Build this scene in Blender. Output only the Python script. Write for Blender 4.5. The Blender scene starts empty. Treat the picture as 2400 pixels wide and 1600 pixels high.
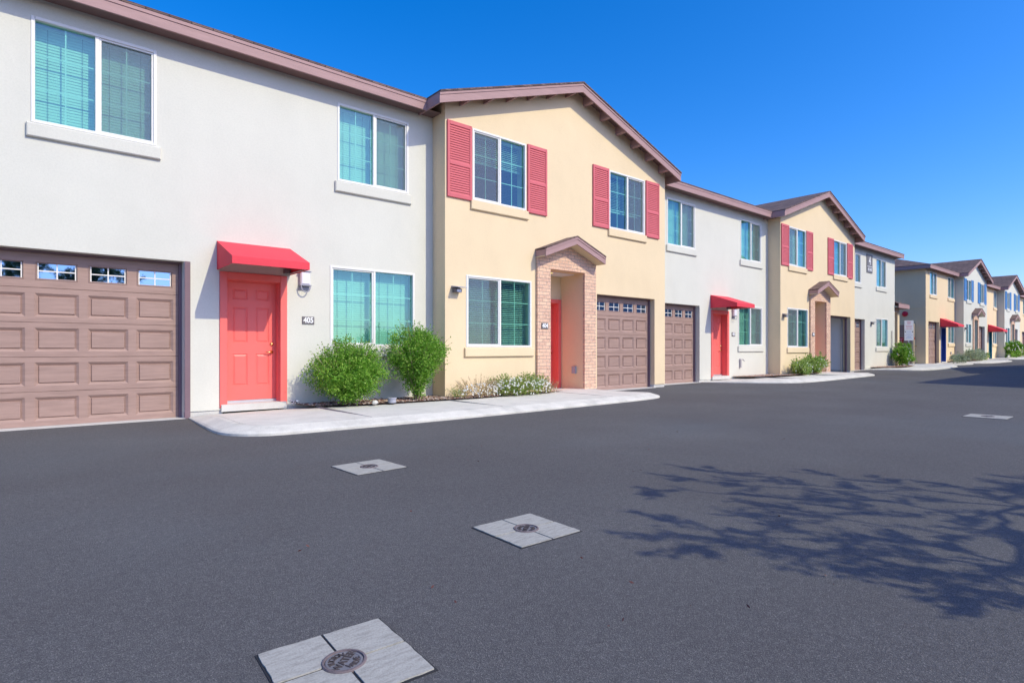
import bpy, math, random
from mathutils import Vector, Matrix
random.seed(7)
R = math.radians
scn = bpy.context.scene
COL = scn.collection

# ------------------------------------------------------------------ ground height
GH = [(-400, 0), (10, 0), (16, .02), (28, .07), (36, .11), (41, .16), (46, .21), (51, .26), (60, .34), (75, .44), (110, .55), (900, .55)]
def g(x):
    for (a, za), (b, zb) in zip(GH, GH[1:]):
        if x <= b:
            return za + (zb - za) * (x - a) / (b - a)
    return GH[-1][1]

# ------------------------------------------------------------------ materials
def nt(name):
    m = bpy.data.materials.new(name); m.use_nodes = True
    t = m.node_tree; t.nodes.clear()
    out = t.nodes.new('ShaderNodeOutputMaterial')
    return m, t, out
def N(t, typ, **kw):
    n = t.nodes.new(typ)
    for k, v in kw.items():
        if k in n.inputs.keys(): n.inputs[k].default_value = v
        else: setattr(n, k, v)
    return n
def L(t, a, b): t.links.new(a, b)
def ramp(t, fac, stops):
    r = t.nodes.new('ShaderNodeValToRGB')
    while len(r.color_ramp.elements) < len(stops): r.color_ramp.elements.new(.5)
    for e, (p, c) in zip(r.color_ramp.elements, stops):
        e.position = p; e.color = (*c, 1)
    L(t, fac, r.inputs[0]); return r.outputs[0]
def mul(c, k): return tuple(min(1, v * k) for v in c)

def paint(name, col, rough=.6, var=.06, scale=3.0, bump=0.0, bscale=60, metallic=0, spec=.3, streak=None, dist=.01):
    m, t, out = nt(name)
    b = N(t, 'ShaderNodeBsdfPrincipled', Roughness=rough, Metallic=metallic)
    b.inputs['Specular IOR Level'].default_value = spec
    tc = N(t, 'ShaderNodeTexCoord')
    mp = N(t, 'ShaderNodeMapping'); L(t, tc.outputs['Object'], mp.inputs[0])
    if streak: mp.inputs['Scale'].default_value = streak
    n1 = N(t, 'ShaderNodeTexNoise', Scale=scale, Detail=6.0, Roughness=.6); L(t, mp.outputs[0], n1.inputs['Vector'])
    c = ramp(t, n1.outputs[0], [(.3, mul(col, 1 - var)), (.7, mul(col, 1 + var))])
    L(t, c, b.inputs['Base Color'])
    if bump:
        n2 = N(t, 'ShaderNodeTexNoise', Scale=bscale, Detail=5.0, Roughness=.65); L(t, tc.outputs['Object'], n2.inputs['Vector'])
        bp = N(t, 'ShaderNodeBump', Strength=bump, Distance=dist); L(t, n2.outputs[0], bp.inputs['Height']); L(t, bp.outputs[0], b.inputs['Normal'])
    L(t, b.outputs[0], out.inputs[0]); return m

def stucco(name, col):
    m, t, out = nt(name)
    b = N(t, 'ShaderNodeBsdfPrincipled', Roughness=.92); b.inputs['Specular IOR Level'].default_value = .15
    tc = N(t, 'ShaderNodeTexCoord')
    mp = N(t, 'ShaderNodeMapping'); mp.inputs['Scale'].default_value = (1, 1, .6); L(t, tc.outputs['Object'], mp.inputs[0])
    n1 = N(t, 'ShaderNodeTexNoise', Scale=.9, Detail=7.0, Roughness=.62); L(t, mp.outputs[0], n1.inputs['Vector'])
    n3 = N(t, 'ShaderNodeTexNoise', Scale=38., Detail=3.0); L(t, tc.outputs['Object'], n3.inputs['Vector'])
    c = ramp(t, n1.outputs[0], [(.28, mul(col, .94)), (.5, col), (.75, mul(col, 1.04))])
    c3 = ramp(t, n3.outputs[0], [(.3, (.95, .95, .95)), (.6, (1, 1, 1))])
    mx = N(t, 'ShaderNodeMix', data_type='RGBA', blend_type='MULTIPLY'); mx.inputs[0].default_value = 1
    L(t, c, mx.inputs[6]); L(t, c3, mx.inputs[7]); L(t, mx.outputs[2], b.inputs['Base Color'])
    n2 = N(t, 'ShaderNodeTexNoise', Scale=90., Detail=4.0, Roughness=.6); L(t, tc.outputs['Object'], n2.inputs['Vector'])
    n4 = N(t, 'ShaderNodeTexNoise', Scale=2.2, Detail=3.0); L(t, tc.outputs['Object'], n4.inputs['Vector'])
    b1 = N(t, 'ShaderNodeBump', Strength=.35, Distance=.006); L(t, n2.outputs[0], b1.inputs['Height'])
    b2 = N(t, 'ShaderNodeBump', Strength=.25, Distance=.03); L(t, n4.outputs[0], b2.inputs['Height']); L(t, b1.outputs[0], b2.inputs['Normal'])
    L(t, b2.outputs[0], b.inputs['Normal']); L(t, b.outputs[0], out.inputs[0]); return m

def uv_from(t, a, b_):
    """pick a pair of object coords, 'xz' etc. (x+y mixed) into a 2D vector"""
    tc = N(t, 'ShaderNodeTexCoord'); s = N(t, 'ShaderNodeSeparateXYZ'); L(t, tc.outputs['Object'], s.inputs[0])
    ad = N(t, 'ShaderNodeMath', operation='ADD'); L(t, s.outputs[0], ad.inputs[0]); L(t, s.outputs[1], ad.inputs[1])
    ml = N(t, 'ShaderNodeMath', operation='MULTIPLY'); L(t, s.outputs[2], ml.inputs[0]); ml.inputs[1].default_value = b_
    c = N(t, 'ShaderNodeCombineXYZ'); L(t, ad.outputs[0], c.inputs[0]); L(t, ml.outputs[0], c.inputs[1])
    return tc, c.outputs[0]

def brick_mat(name):
    m, t, out = nt(name)
    tc, uv = uv_from(t, 0, 1)
    br = N(t, 'ShaderNodeTexBrick', Scale=1.0); L(t, uv, br.inputs['Vector'])
    br.inputs['Brick Width'].default_value = .21; br.inputs['Row Height'].default_value = .078
    br.inputs['Mortar Size'].default_value = .006; br.inputs['Mortar Smooth'].default_value = .3
    br.inputs['Color1'].default_value = (.82, .55, .38, 1); br.inputs['Color2'].default_value = (.68, .43, .31, 1)
    br.inputs['Mortar'].default_value = (.42, .34, .30, 1)
    n = N(t, 'ShaderNodeTexNoise', Scale=14., Detail=6.0, Roughness=.7); L(t, tc.outputs['Object'], n.inputs['Vector'])
    c = ramp(t, n.outputs[0], [(.33, (.70, .62, .62)), (.5, (1, 1, 1)), (.7, (1.0, .97, .9))])
    mx = N(t, 'ShaderNodeMix', data_type='RGBA', blend_type='MULTIPLY'); mx.inputs[0].default_value = 1
    L(t, br.outputs[0], mx.inputs[6]); L(t, c, mx.inputs[7])
    b = N(t, 'ShaderNodeBsdfPrincipled', Roughness=.85); L(t, mx.outputs[2], b.inputs['Base Color'])
    inv = N(t, 'ShaderNodeMath', operation='SUBTRACT'); inv.inputs[0].default_value = 1; L(t, br.outputs['Fac'], inv.inputs[1])
    bp = N(t, 'ShaderNodeBump', Strength=.8, Distance=.008); L(t, inv.outputs[0], bp.inputs['Height'])
    b2 = N(t, 'ShaderNodeBump', Strength=.4, Distance=.006); L(t, n.outputs[0], b2.inputs['Height']); L(t, bp.outputs[0], b2.inputs['Normal'])
    L(t, b2.outputs[0], b.inputs['Normal']); L(t, b.outputs[0], out.inputs[0]); return m

def shingle_mat(name):
    m, t, out = nt(name)
    tc, uv = uv_from(t, 0, 3.1)
    br = N(t, 'ShaderNodeTexBrick', Scale=1.0); L(t, uv, br.inputs['Vector'])
    br.inputs['Brick Width'].default_value = .3; br.inputs['Row Height'].default_value = .14
    br.inputs['Mortar Size'].default_value = .008; br.inputs['Mortar Smooth'].default_value = .1; br.inputs['Bias'].default_value = 0
    br.inputs['Color1'].default_value = (.25, .165, .14, 1); br.inputs['Color2'].default_value = (.12, .08, .072, 1)
    br.inputs['Mortar'].default_value = (.05, .035, .03, 1)
    n = N(t, 'ShaderNodeTexNoise', Scale=5., Detail=8.0, Roughness=.75); L(t, tc.outputs['Object'], n.inputs['Vector'])
    c = ramp(t, n.outputs[0], [(.35, (.7, .65, .65)), (.65, (1, 1, 1))])
    mx = N(t, 'ShaderNodeMix', data_type='RGBA', blend_type='MULTIPLY'); mx.inputs[0].default_value = 1
    L(t, br.outputs[0], mx.inputs[6]); L(t, c, mx.inputs[7])
    b = N(t, 'ShaderNodeBsdfPrincipled', Roughness=.95); L(t, mx.outputs[2], b.inputs['Base Color'])
    L(t, b.outputs[0], out.inputs[0]); return m

def glass_mat(name, tint, gl=1.0, ior=1.55, extra=0.0, gc=(.85, .95, 1)):
    m, t, out = nt(name)
    tr = N(t, 'ShaderNodeBsdfTransparent'); tr.inputs[0].default_value = (*tint, 1)
    gs = N(t, 'ShaderNodeBsdfGlossy', Roughness=.02); gs.inputs[0].default_value = (*gc, 1)
    lw = N(t, 'ShaderNodeLayerWeight', Blend=.5)
    pw = N(t, 'ShaderNodeMath', operation='POWER'); L(t, lw.outputs['Facing'], pw.inputs[0]); pw.inputs[1].default_value = 4.0
    fr = N(t, 'ShaderNodeMath', operation='MULTIPLY_ADD'); L(t, pw.outputs[0], fr.inputs[0]); fr.inputs[1].default_value = .92; fr.inputs[2].default_value = .11
    tc = N(t, 'ShaderNodeTexCoord')
    nz = N(t, 'ShaderNodeTexNoise', Scale=1.3, Detail=1.0); L(t, tc.outputs['Object'], nz.inputs['Vector'])
    bp = N(t, 'ShaderNodeBump', Strength=.05, Distance=.02); L(t, nz.outputs[0], bp.inputs['Height']); L(t, bp.outputs[0], gs.inputs['Normal'])
    ml = N(t, 'ShaderNodeMath', operation='MULTIPLY_ADD', use_clamp=True); L(t, fr.outputs[0], ml.inputs[0]); ml.inputs[1].default_value = gl; ml.inputs[2].default_value = extra
    mx = N(t, 'ShaderNodeMixShader'); L(t, ml.outputs[0], mx.inputs[0]); L(t, tr.outputs[0], mx.inputs[1]); L(t, gs.outputs[0], mx.inputs[2])
    L(t, mx.outputs[0], out.inputs[0]); return m

def screen_mat(name):
    m, t, out = nt(name)
    tr = N(t, 'ShaderNodeBsdfTransparent')
    df = N(t, 'ShaderNodeBsdfDiffuse'); df.inputs[0].default_value = (.24, .25, .27, 1)
    mx = N(t, 'ShaderNodeMixShader'); mx.inputs[0].default_value = .34; L(t, tr.outputs[0], mx.inputs[1]); L(t, df.outputs[0], mx.inputs[2])
    L(t, mx.outputs[0], out.inputs[0]); return m

def leaf_mat(name, c1, c2, c3, trans=.35):
    m, t, out = nt(name)
    gi = N(t, 'ShaderNodeNewGeometry'); tc = N(t, 'ShaderNodeTexCoord')
    n = N(t, 'ShaderNodeTexNoise', Scale=5.0, Detail=3.0); L(t, tc.outputs['Object'], n.inputs['Vector'])
    ad = N(t, 'ShaderNodeMath', operation='MULTIPLY_ADD'); L(t, gi.outputs['Random Per Island'], ad.inputs[0]); ad.inputs[1].default_value = .55
    sc = N(t, 'ShaderNodeMath', operation='MULTIPLY'); L(t, n.outputs[0], sc.inputs[0]); sc.inputs[1].default_value = .5
    L(t, sc.outputs[0], ad.inputs[2])
    c = ramp(t, ad.outputs[0], [(.15, c1), (.5, c2), (.85, c3)])
    d = N(t, 'ShaderNodeBsdfPrincipled', Roughness=.55); L(t, c, d.inputs['Base Color']); d.inputs['Specular IOR Level'].default_value = .3
    tl = N(t, 'ShaderNodeBsdfTranslucent'); L(t, c, tl.inputs[0])
    mx = N(t, 'ShaderNodeMixShader'); mx.inputs[0].default_value = trans; L(t, d.outputs[0], mx.inputs[1]); L(t, tl.outputs[0], mx.inputs[2])
    L(t, mx.outputs[0], out.inputs[0]); return m

def asphalt_mat():
    m, t, out = nt('asphalt')
    b = N(t, 'ShaderNodeBsdfPrincipled', Roughness=.9); b.inputs['Specular IOR Level'].default_value = .08
    tc = N(t, 'ShaderNodeTexCoord'); V = tc.outputs['Object']
    v = N(t, 'ShaderNodeTexVoronoi', Scale=240.); L(t, V, v.inputs['Vector'])
    n1 = N(t, 'ShaderNodeTexNoise', Scale=210., Detail=4.0, Roughness=.8); L(t, V, n1.inputs['Vector'])
    n2 = N(t, 'ShaderNodeTexNoise', Scale=.35, Detail=7.0, Roughness=.6); L(t, V, n2.inputs['Vector'])
    n3 = N(t, 'ShaderNodeTexNoise', Scale=24., Detail=6.0, Roughness=.8); L(t, V, n3.inputs['Vector'])
    base = ramp(t, n2.outputs[0], [(.3, (.120, .114, .114)), (.5, (.132, .128, .128)), (.68, (.147, .144, .144))])
    sp = ramp(t, n1.outputs[0], [(.36, (.68, .68, .69)), (.5, (.98, .98, .98)), (.66, (1.34, 1.34, 1.34))])
    s3 = ramp(t, n3.outputs[0], [(.36, (.87, .87, .87)), (.66, (1.13, 1.13, 1.13))])
    vc = N(t, 'ShaderNodeSeparateColor'); L(t, v.outputs['Color'], vc.inputs[0])
    sv = ramp(t, vc.outputs[0], [(.0, (.72, .72, .74)), (.82, (1.05, 1.05, 1.05)), (1, (1.6, 1.58, 1.5))])
    cur = base
    for x in (sp, s3, sv):
        mx = N(t, 'ShaderNodeMix', data_type='RGBA', blend_type='MULTIPLY'); mx.inputs[0].default_value = 1
        L(t, cur, mx.inputs[6]); L(t, x, mx.inputs[7]); cur = mx.outputs[2]
    # faint dusty drying patches with their own outline
    n5 = N(t, 'ShaderNodeTexNoise', Scale=.16, Detail=3.0, Distortion=.6); L(t, V, n5.inputs['Vector'])
    f5 = ramp(t, n5.outputs[0], [(.50, (0, 0, 0)), (.66, (.34, .34, .34))])
    mx = N(t, 'ShaderNodeMix', data_type='RGBA'); L(t, f5, mx.inputs[0]); L(t, cur, mx.inputs[6]); mx.inputs[7].default_value = (.13, .15, .165, 1)
    L(t, mx.outputs[2], b.inputs['Base Color'])
    bp = N(t, 'ShaderNodeBump', Strength=.6, Distance=.005); L(t, n1.outputs[0], bp.inputs['Height'])
    b2 = N(t, 'ShaderNodeBump', Strength=.6, Distance=.004); L(t, v.outputs['Distance'], b2.inputs['Height']); L(t, bp.outputs[0], b2.inputs['Normal'])
    L(t, b2.outputs[0], b.inputs['Normal']); L(t, b.outputs[0], out.inputs[0]); return m

def concrete_mat(name, col, var=.08, streak=(1, 1, 1), sc=3.0):
    m, t, out = nt(name)
    b = N(t, 'ShaderNodeBsdfPrincipled', Roughness=.9); b.inputs['Specular IOR Level'].default_value = .2
    tc = N(t, 'ShaderNodeTexCoord'); mp = N(t, 'ShaderNodeMapping'); mp.inputs['Scale'].default_value = streak; L(t, tc.outputs['Object'], mp.inputs[0])
    n1 = N(t, 'ShaderNodeTexNoise', Scale=sc, Detail=8.0, Roughness=.65); L(t, mp.outputs[0], n1.inputs['Vector'])
    n2 = N(t, 'ShaderNodeTexNoise', Scale=120., Detail=3.0, Roughness=.7); L(t, tc.outputs['Object'], n2.inputs['Vector'])
    c = ramp(t, n1.outputs[0], [(.3, mul(col, 1 - var * 1.6)), (.5, col), (.7, mul(col, 1 + var))])
    c2 = ramp(t, n2.outputs[0], [(.35, (.82, .82, .82)), (.55, (1, 1, 1))])
    mx = N(t, 'ShaderNodeMix', data_type='RGBA', blend_type='MULTIPLY'); mx.inputs[0].default_value = 1
    L(t, c, mx.inputs[6]); L(t, c2, mx.inputs[7]); L(t, mx.outputs[2], b.inputs['Base Color'])
    bp = N(t, 'ShaderNodeBump', Strength=.35, Distance=.004); L(t, n2.outputs[0], bp.inputs['Height']); L(t, bp.outputs[0], b.inputs['Normal'])
    L(t, b.outputs[0], out.inputs[0]); return m

def gravel_mat(name, pal):
    m, t, out = nt(name)
    b = N(t, 'ShaderNodeBsdfPrincipled', Roughness=.95)
    tc = N(t, 'ShaderNodeTexCoord')
    v = N(t, 'ShaderNodeTexVoronoi', Scale=42.); L(t, tc.outputs['Object'], v.inputs['Vector'])
    s = N(t, 'ShaderNodeSeparateColor'); L(t, v.outputs['Color'], s.inputs[0])
    c = ramp(t, s.outputs[0], pal); L(t, c, b.inputs['Base Color'])
    bp = N(t, 'ShaderNodeBump', Strength=1, Distance=.02); bp.invert = True; L(t, v.outputs['Distance'], bp.inputs['Height']); L(t, bp.outputs[0], b.inputs['Normal'])
    L(t, b.outputs[0], out.inputs[0]); return m

WHITE = (.665, .65, .57); YELL = (.79, .63, .41)
M = dict(
    white=stucco('stucco_white', WHITE), yellow=stucco('stucco_yellow', YELL),
    trim=paint('brown_trim', (.40, .25, .24), .65, .08, 2.0, .15, 40, streak=(1, 1, 8)),
    soffit=paint('soffit_board', (.20, .13, .12), .8, .1, 2.0),
    shingle=shingle_mat('shingle'), brick=brick_mat('brick'),
    garage=paint('garage_paint', (.36, .24, .20), .5, .12, 3.0, .35, 14, streak=(1, 1, 9), dist=.004),
    jamb=paint('jamb_brown', (.20, .13, .15), .6),
    red=paint('door_red', (.84, .16, .14), .42, .03), awning=paint('awning_red', (.76, .06, .085), .75, .05, 2.0, .2, 6, dist=.02),
    shutter_red=paint('shutter_red', (.62, .135, .155), .6, .04), shutter_blue=paint('shutter_blue', (.08, .25, .55), .6, .04),
    blue=paint('door_blue', (.03, .07, .30), .4), teal=paint('door_teal', (.02, .17, .24), .4),
    vinyl=paint('vinyl_white', (.78, .76, .72), .4, .01),
    blind=paint('blind_slat', (.70, .70, .67), .5, .02),
    pane=glass_mat('window_glass', (.50, .84, .71), 1.3, 1.55, 0, (.42, .76, .95)),
    garpane=glass_mat('garage_glass', (.30, .36, .42), 2.0, 1.6, .38, (.34, .55, .88)),
    screen=screen_mat('insect_screen'),
    concrete=concrete_mat('sidewalk_concrete', (.69, .665, .60), .07), kerb=concrete_mat('kerb_concrete', (.66, .635, .57), .12),
    stem=concrete_mat('stem_concrete', (.62, .60, .56), .05),
    collar=concrete_mat('collar_concrete', (.41, .395, .355), .16, (3, 14, 3), 4.0),
    iron=paint('cast_iron', (.19, .185, .20), .6, .14, 14.0, .2, 60, metallic=.1), letter=paint('worn_letter', (.075, .06, .06), .7, .1), rust=paint('rusty_iron', (.17, .135, .14), .8, .18, 20.0, .5, 90),
    joint=paint('joint_dark', (.30, .28, .27), .9),
    tar=paint('tar_seam', (.03, .03, .034), .7), asphalt=asphalt_mat(),
    bark=gravel_mat('bark_mulch', [(0, (.05, .03, .025)), (.5, (.22, .12, .09)), (.85, (.38, .24, .18)), (1, (.55, .45, .38))]),
    pink=gravel_mat('pink_gravel', [(0, (.25, .12, .08)), (.5, (.52, .28, .19)), (1, (.68, .48, .38))]),
    grey=paint('fixture_grey', (.36, .36, .42), .5), dgrey=paint('fixture_dark', (.18, .16, .17), .5),
    lens=paint('lamp_lens', (.75, .74, .82), .25, .02), plate=paint('plate_grey', (.17, .155, .155), .5, .02),
    paintwhite=paint('letter_white', (.85, .85, .85), .5, .01), brass=paint('brass', (.85, .62, .25), .25, .03, metallic=1.0, spec=.5),
    galv=paint('galvanised', (.55, .57, .60), .4, .08, metallic=.6), signwhite=paint('sign_white', (.80, .78, .77), .5, .02),
    signred=paint('sign_red', (.62, .02, .05), .45, .02), signblue=paint('sign_blue', (.16, .30, .62), .5, .02), black=paint('black', (.015, .015, .02), .5),
    intw=paint('interior_plaster', (.84, .84, .85), .9, .02),
    wood=paint('twig_bark', (.30, .22, .16), .9, .2), trunk=paint('trunk_bark', (.18, .13, .09), .9, .25, 8., .5, 30),
    shrub=leaf_mat('shrub_leaf', (.055, .18, .012), (.165, .38, .03), (.40, .60, .11)),
    shrub2=leaf_mat('shrub_leaf_pale', (.12, .24, .04), (.28, .42, .09), (.50, .58, .20)),
    flowerleaf=leaf_mat('flower_leaf', (.10, .18, .025), (.26, .36, .07), (.44, .50, .16)),
    sage=leaf_mat('sage_leaf', (.20, .28, .18), (.36, .44, .29), (.52, .57, .42)),
    dryleaf=leaf_mat('dry_leaf', (.30, .20, .10), (.48, .34, .18), (.55, .50, .24)),
    petal=leaf_mat('petal', (.80, .80, .78), (.85, .85, .80), (.9, .9, .86), .2),
    treeleaf=leaf_mat('tree_leaf', (.04, .09, .02), (.08, .15, .035), (.14, .22, .06)),
    deadleaf=paint('fallen_leaf', (.16, .07, .06), .8), pipe=paint('pipe', (.45, .42, .42), .6),
    warm=None)
def emis(name, col, s):
    m, t, out = nt(name); e = N(t, 'ShaderNodeEmission', Strength=s); e.inputs[0].default_value = (*col, 1); L(t, e.outputs[0], out.inputs[0]); return m
M['warm'] = emis('warm_lamp', (1, .78, .25), 1.4)

# ------------------------------------------------------------------ mesh builder
class MB:
    def __init__(s): s.v = []; s.f = []; s.m = []; s.mats = []
    def mi(s, mat):
        if mat not in s.mats: s.mats.append(mat)
        return s.mats.index(mat)
    def face(s, pts, mat):
        n = len(s.v); s.v += [tuple(p) for p in pts]; s.f.append(tuple(range(n, n + len(pts)))); s.m.append(s.mi(mat))
    def box(s, x0, x1, y0, y1, z0, z1, mat):
        n = len(s.v)
        s.v += [(x0, y0, z0), (x1, y0, z0), (x1, y1, z0), (x0, y1, z0), (x0, y0, z1), (x1, y0, z1), (x1, y1, z1), (x0, y1, z1)]
        for q in ((0, 3, 2, 1), (4, 5, 6, 7), (0, 1, 5, 4), (1, 2, 6, 5), (2, 3, 7, 6), (3, 0, 4, 7)):
            s.f.append(tuple(n + i for i in q)); s.m.append(s.mi(mat))
    def bbox(s, x0, x1, y0, y1, z0, z1, mat, b=.006):
        """box with chamfered front (-y) edges"""
        n = len(s.v)
        s.v += [(x0, y1, z0), (x1, y1, z0), (x1, y1, z1), (x0, y1, z1),
                (x0, y0 + b, z0), (x1, y0 + b, z0), (x1, y0 + b, z1), (x0, y0 + b, z1),
                (x0 + b, y0, z0 + b), (x1 - b, y0, z0 + b), (x1 - b, y0, z1 - b), (x0 + b, y0, z1 - b)]
        for q in ((0, 3, 2, 1), (0, 1, 5, 4), (1, 2, 6, 5), (2, 3, 7, 6), (3, 0, 4, 7), (4, 5, 9, 8), (5, 6, 10, 9), (6, 7, 11, 10), (7, 4, 8, 11), (8, 9, 10, 11)):
            s.f.append(tuple(n + i for i in q)); s.m.append(s.mi(mat))
    def prism(s, poly, axis, a, b, mat, cap=True):
        """poly: 2D points in the other two axes (x,z for axis y; y,z for axis x; x,y for axis z), extruded a..b"""
        def P(p, t):
            return (p[0], t, p[1]) if axis == 'y' else (t, p[0], p[1]) if axis == 'x' else (p[0], p[1], t)
        n = len(s.v); k = len(poly)
        s.v += [P(p, a) for p in poly] + [P(p, b) for p in poly]
        for i in range(k):
            j = (i + 1) % k; s.f.append((n + i, n + j, n + k + j, n + k + i)); s.m.append(s.mi(mat))
        if cap:
            s.f.append(tuple(range(n + k - 1, n - 1, -1))); s.m.append(s.mi(mat))
            s.f.append(tuple(range(n + k, n + 2 * k))); s.m.append(s.mi(mat))
    def tube(s, pts, rads, mat, k=6):
        rings = []
        for i, p in enumerate(pts):
            p = Vector(p); d = (Vector(pts[min(i + 1, len(pts) - 1)]) - Vector(pts[max(i - 1, 0)])).normalized()
            u = d.cross(Vector((0, 0, 1)));
            if u.length < .05: u = Vector((1, 0, 0))
            u.normalize(); w = d.cross(u)
            n = len(s.v); r = rads[i] if hasattr(rads, '__len__') else rads
            s.v += [tuple(p + (u * math.cos(2 * math.pi * q / k) + w * math.sin(2 * math.pi * q / k)) * r) for q in range(k)]
            rings.append(n)
        for a, b in zip(rings, rings[1:]):
            for q in range(k):
                s.f.append((a + q, a + (q + 1) % k, b + (q + 1) % k, b + q)); s.m.append(s.mi(mat))
        s.f.append(tuple(rings[0] + q for q in range(k - 1, -1, -1))); s.m.append(s.mi(mat))
        s.f.append(tuple(rings[-1] + q for q in range(k))); s.m.append(s.mi(mat))
    def disc(s, c, prof, mat, k=40, ax='z'):
        """lathe: prof = [(r, h)] about axis through c"""
        n = len(s.v)
        for r, hh in prof:
            for q in range(k):
                a = 2 * math.pi * q / k; u, w = r * math.cos(a), r * math.sin(a)
                s.v.append((c[0] + u, c[1] + w, c[2] + hh) if ax == 'z' else (c[0] + u, c[1] - hh, c[2] + w) if ax == 'y' else (c[0] - hh, c[1] + u, c[2] + w))
        for i in range(len(prof) - 1):
            for q in range(k):
                s.f.append((n + i * k + q, n + i * k + (q + 1) % k, n + (i + 1) * k + (q + 1) % k, n + (i + 1) * k + q)); s.m.append(s.mi(mat))
        s.f.append(tuple(n + (len(prof) - 1) * k + q for q in range(k))); s.m.append(s.mi(mat))
    def leaf(s, p, d, l, w, mat):
        """small folded leaf"""
        u = d.cross(Vector((random.uniform(-1, 1), random.uniform(-1, 1), random.uniform(-1, 1))))
        if u.length < 1e-3: u = Vector((1, 0, 0))
        u.normalize(); u *= w; n = len(s.v); k = s.mi(mat)
        s.v += [tuple(p), tuple(p + d * l * .5 + u), tuple(p + d * l), tuple(p + d * l * .5 - u)]
        s.f.append((n, n + 1, n + 2, n + 3)); s.m.append(k)
    def build(s, name, parent=None, label=None, smooth=False, recalc=False):
        me = bpy.data.meshes.new(name)
        org = Vector((0, 0, 0))
        if parent is not None:
            o = parent
            while o.parent: o = o.parent
            org = Vector(o.location)
        me.from_pydata([(x - org.x, y - org.y, z - org.z) for x, y, z in s.v], [], s.f)
        for m_ in s.mats: me.materials.append(m_)
        me.polygons.foreach_set('material_index', s.m)
        if smooth: me.polygons.foreach_set('use_smooth', [True] * len(s.f))
        me.update()
        if recalc:
            import bmesh
            bm = bmesh.new(); bm.from_mesh(me); bmesh.ops.recalc_face_normals(bm, faces=bm.faces); bm.to_mesh(me); bm.free()
        ob = bpy.data.objects.new(name, me); COL.objects.link(ob)
        if parent is not None: ob.parent = parent
        if label: ob['label'] = label
        return ob

def root(name, loc, label, cat, group=None):
    o = bpy.data.objects.new(name, None); COL.objects.link(o); o.location = loc; o.empty_display_size = .3
    o['label'] = label; o['category'] = cat
    if group: o['group'] = group
    bpy.context.view_layer.update()
    return o
def struct(name, mb, kind='structure', **kw):
    o = mb.build(name, **kw); o['kind'] = kind; return o
def tag(o, label, cat, group=None):
    o['label'] = label; o['category'] = cat
    if group: o['group'] = group
    return o

def text_faces(mb, txt, size, mapf, mat, depth=.002, squash=1.0, bold=.0):
    """builtin-font text turned into real faces; mapf(u, v, d) -> world"""
    cu = bpy.data.curves.new('t', 'FONT'); cu.body = txt; cu.size = size; cu.align_x = 'CENTER'; cu.align_y = 'CENTER'; cu.extrude = depth; cu.offset = bold
    ob = bpy.data.objects.new('t', cu); COL.objects.link(ob)
    dg = bpy.context.evaluated_depsgraph_get(); dg.update()
    me = bpy.data.meshes.new_from_object(ob.evaluated_get(dg))
    n = len(mb.v); mb.v += [tuple(mapf(v.co.x * squash, v.co.y, v.co.z)) for v in me.vertices]
    k = mb.mi(mat)
    for p in me.polygons: mb.f.append(tuple(n + i for i in p.vertices)); mb.m.append(k)
    bpy.data.objects.remove(ob); bpy.data.curves.remove(cu); bpy.data.meshes.remove(me)

# ------------------------------------------------------------------ house pieces
DA, DB, OH, SL = 10.25, 9.78, .33, .337
BACK = 21.0
def wall_grid(mb, x0, x1, z0, z1, y, th, holes, mat, ytex=None):
    xs = sorted({x0, x1, *[v for h in holes for v in h[:2]]}); zs = sorted({z0, z1, *[v for h in holes for v in h[2:4]]})
    xs = [v for v in xs if x0 <= v <= x1]; zs = [v for v in zs if z0 <= v <= z1]
    for a, b in zip(xs, xs[1:]):
        for c, d in zip(zs, zs[1:]):
            cx, cz = (a + b) / 2, (c + d) / 2
            if any(h[0] < cx < h[1] and h[2] < cz < h[3] for h in holes): continue
            mb.face([(a, y, c), (b, y, c), (b, y, d), (a, y, d)], mat)
            mb.face([(a, y + th, c), (a, y + th, d), (b, y + th, d), (b, y + th, c)], mat)
    for h in holes:
        a, b, c, d = h[:4]
        mb.face([(a, y, d), (b, y, d), (b, y + th, d), (a, y + th, d)], mat)
        if c > z0 + 1e-4: mb.face([(a, y, c), (a, y + th, c), (b, y + th, c), (b, y, c)], mat)
        mb.face([(a, y, c), (a, y, d), (a, y + th, d), (a, y + th, c)], mat)
        mb.face([(b, y, c), (b, y + th, c), (b, y + th, d), (b, y, d)], mat)

def panel(mb, x0, x1, z0, z1, y, mat, i1=.042, d1=.030, i2=.052, d2=.010):
    """recessed bevelled panel with raised field, front facing -y"""
    def ring(i, d): return [(x0 + i, y + d, z0 + i), (x1 - i, y + d, z0 + i), (x1 - i, y + d, z1 - i), (x0 + i, y + d, z1 - i)]
    rs = [ring(0, 0), ring(i1, d1), ring(i2, d2)]
    for A, B in zip(rs, rs[1:]):
        for q in range(4): mb.face([A[q], A[(q + 1) % 4], B[(q + 1) % 4], B[q]], mat)
    mb.face(rs[-1], mat)

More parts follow.
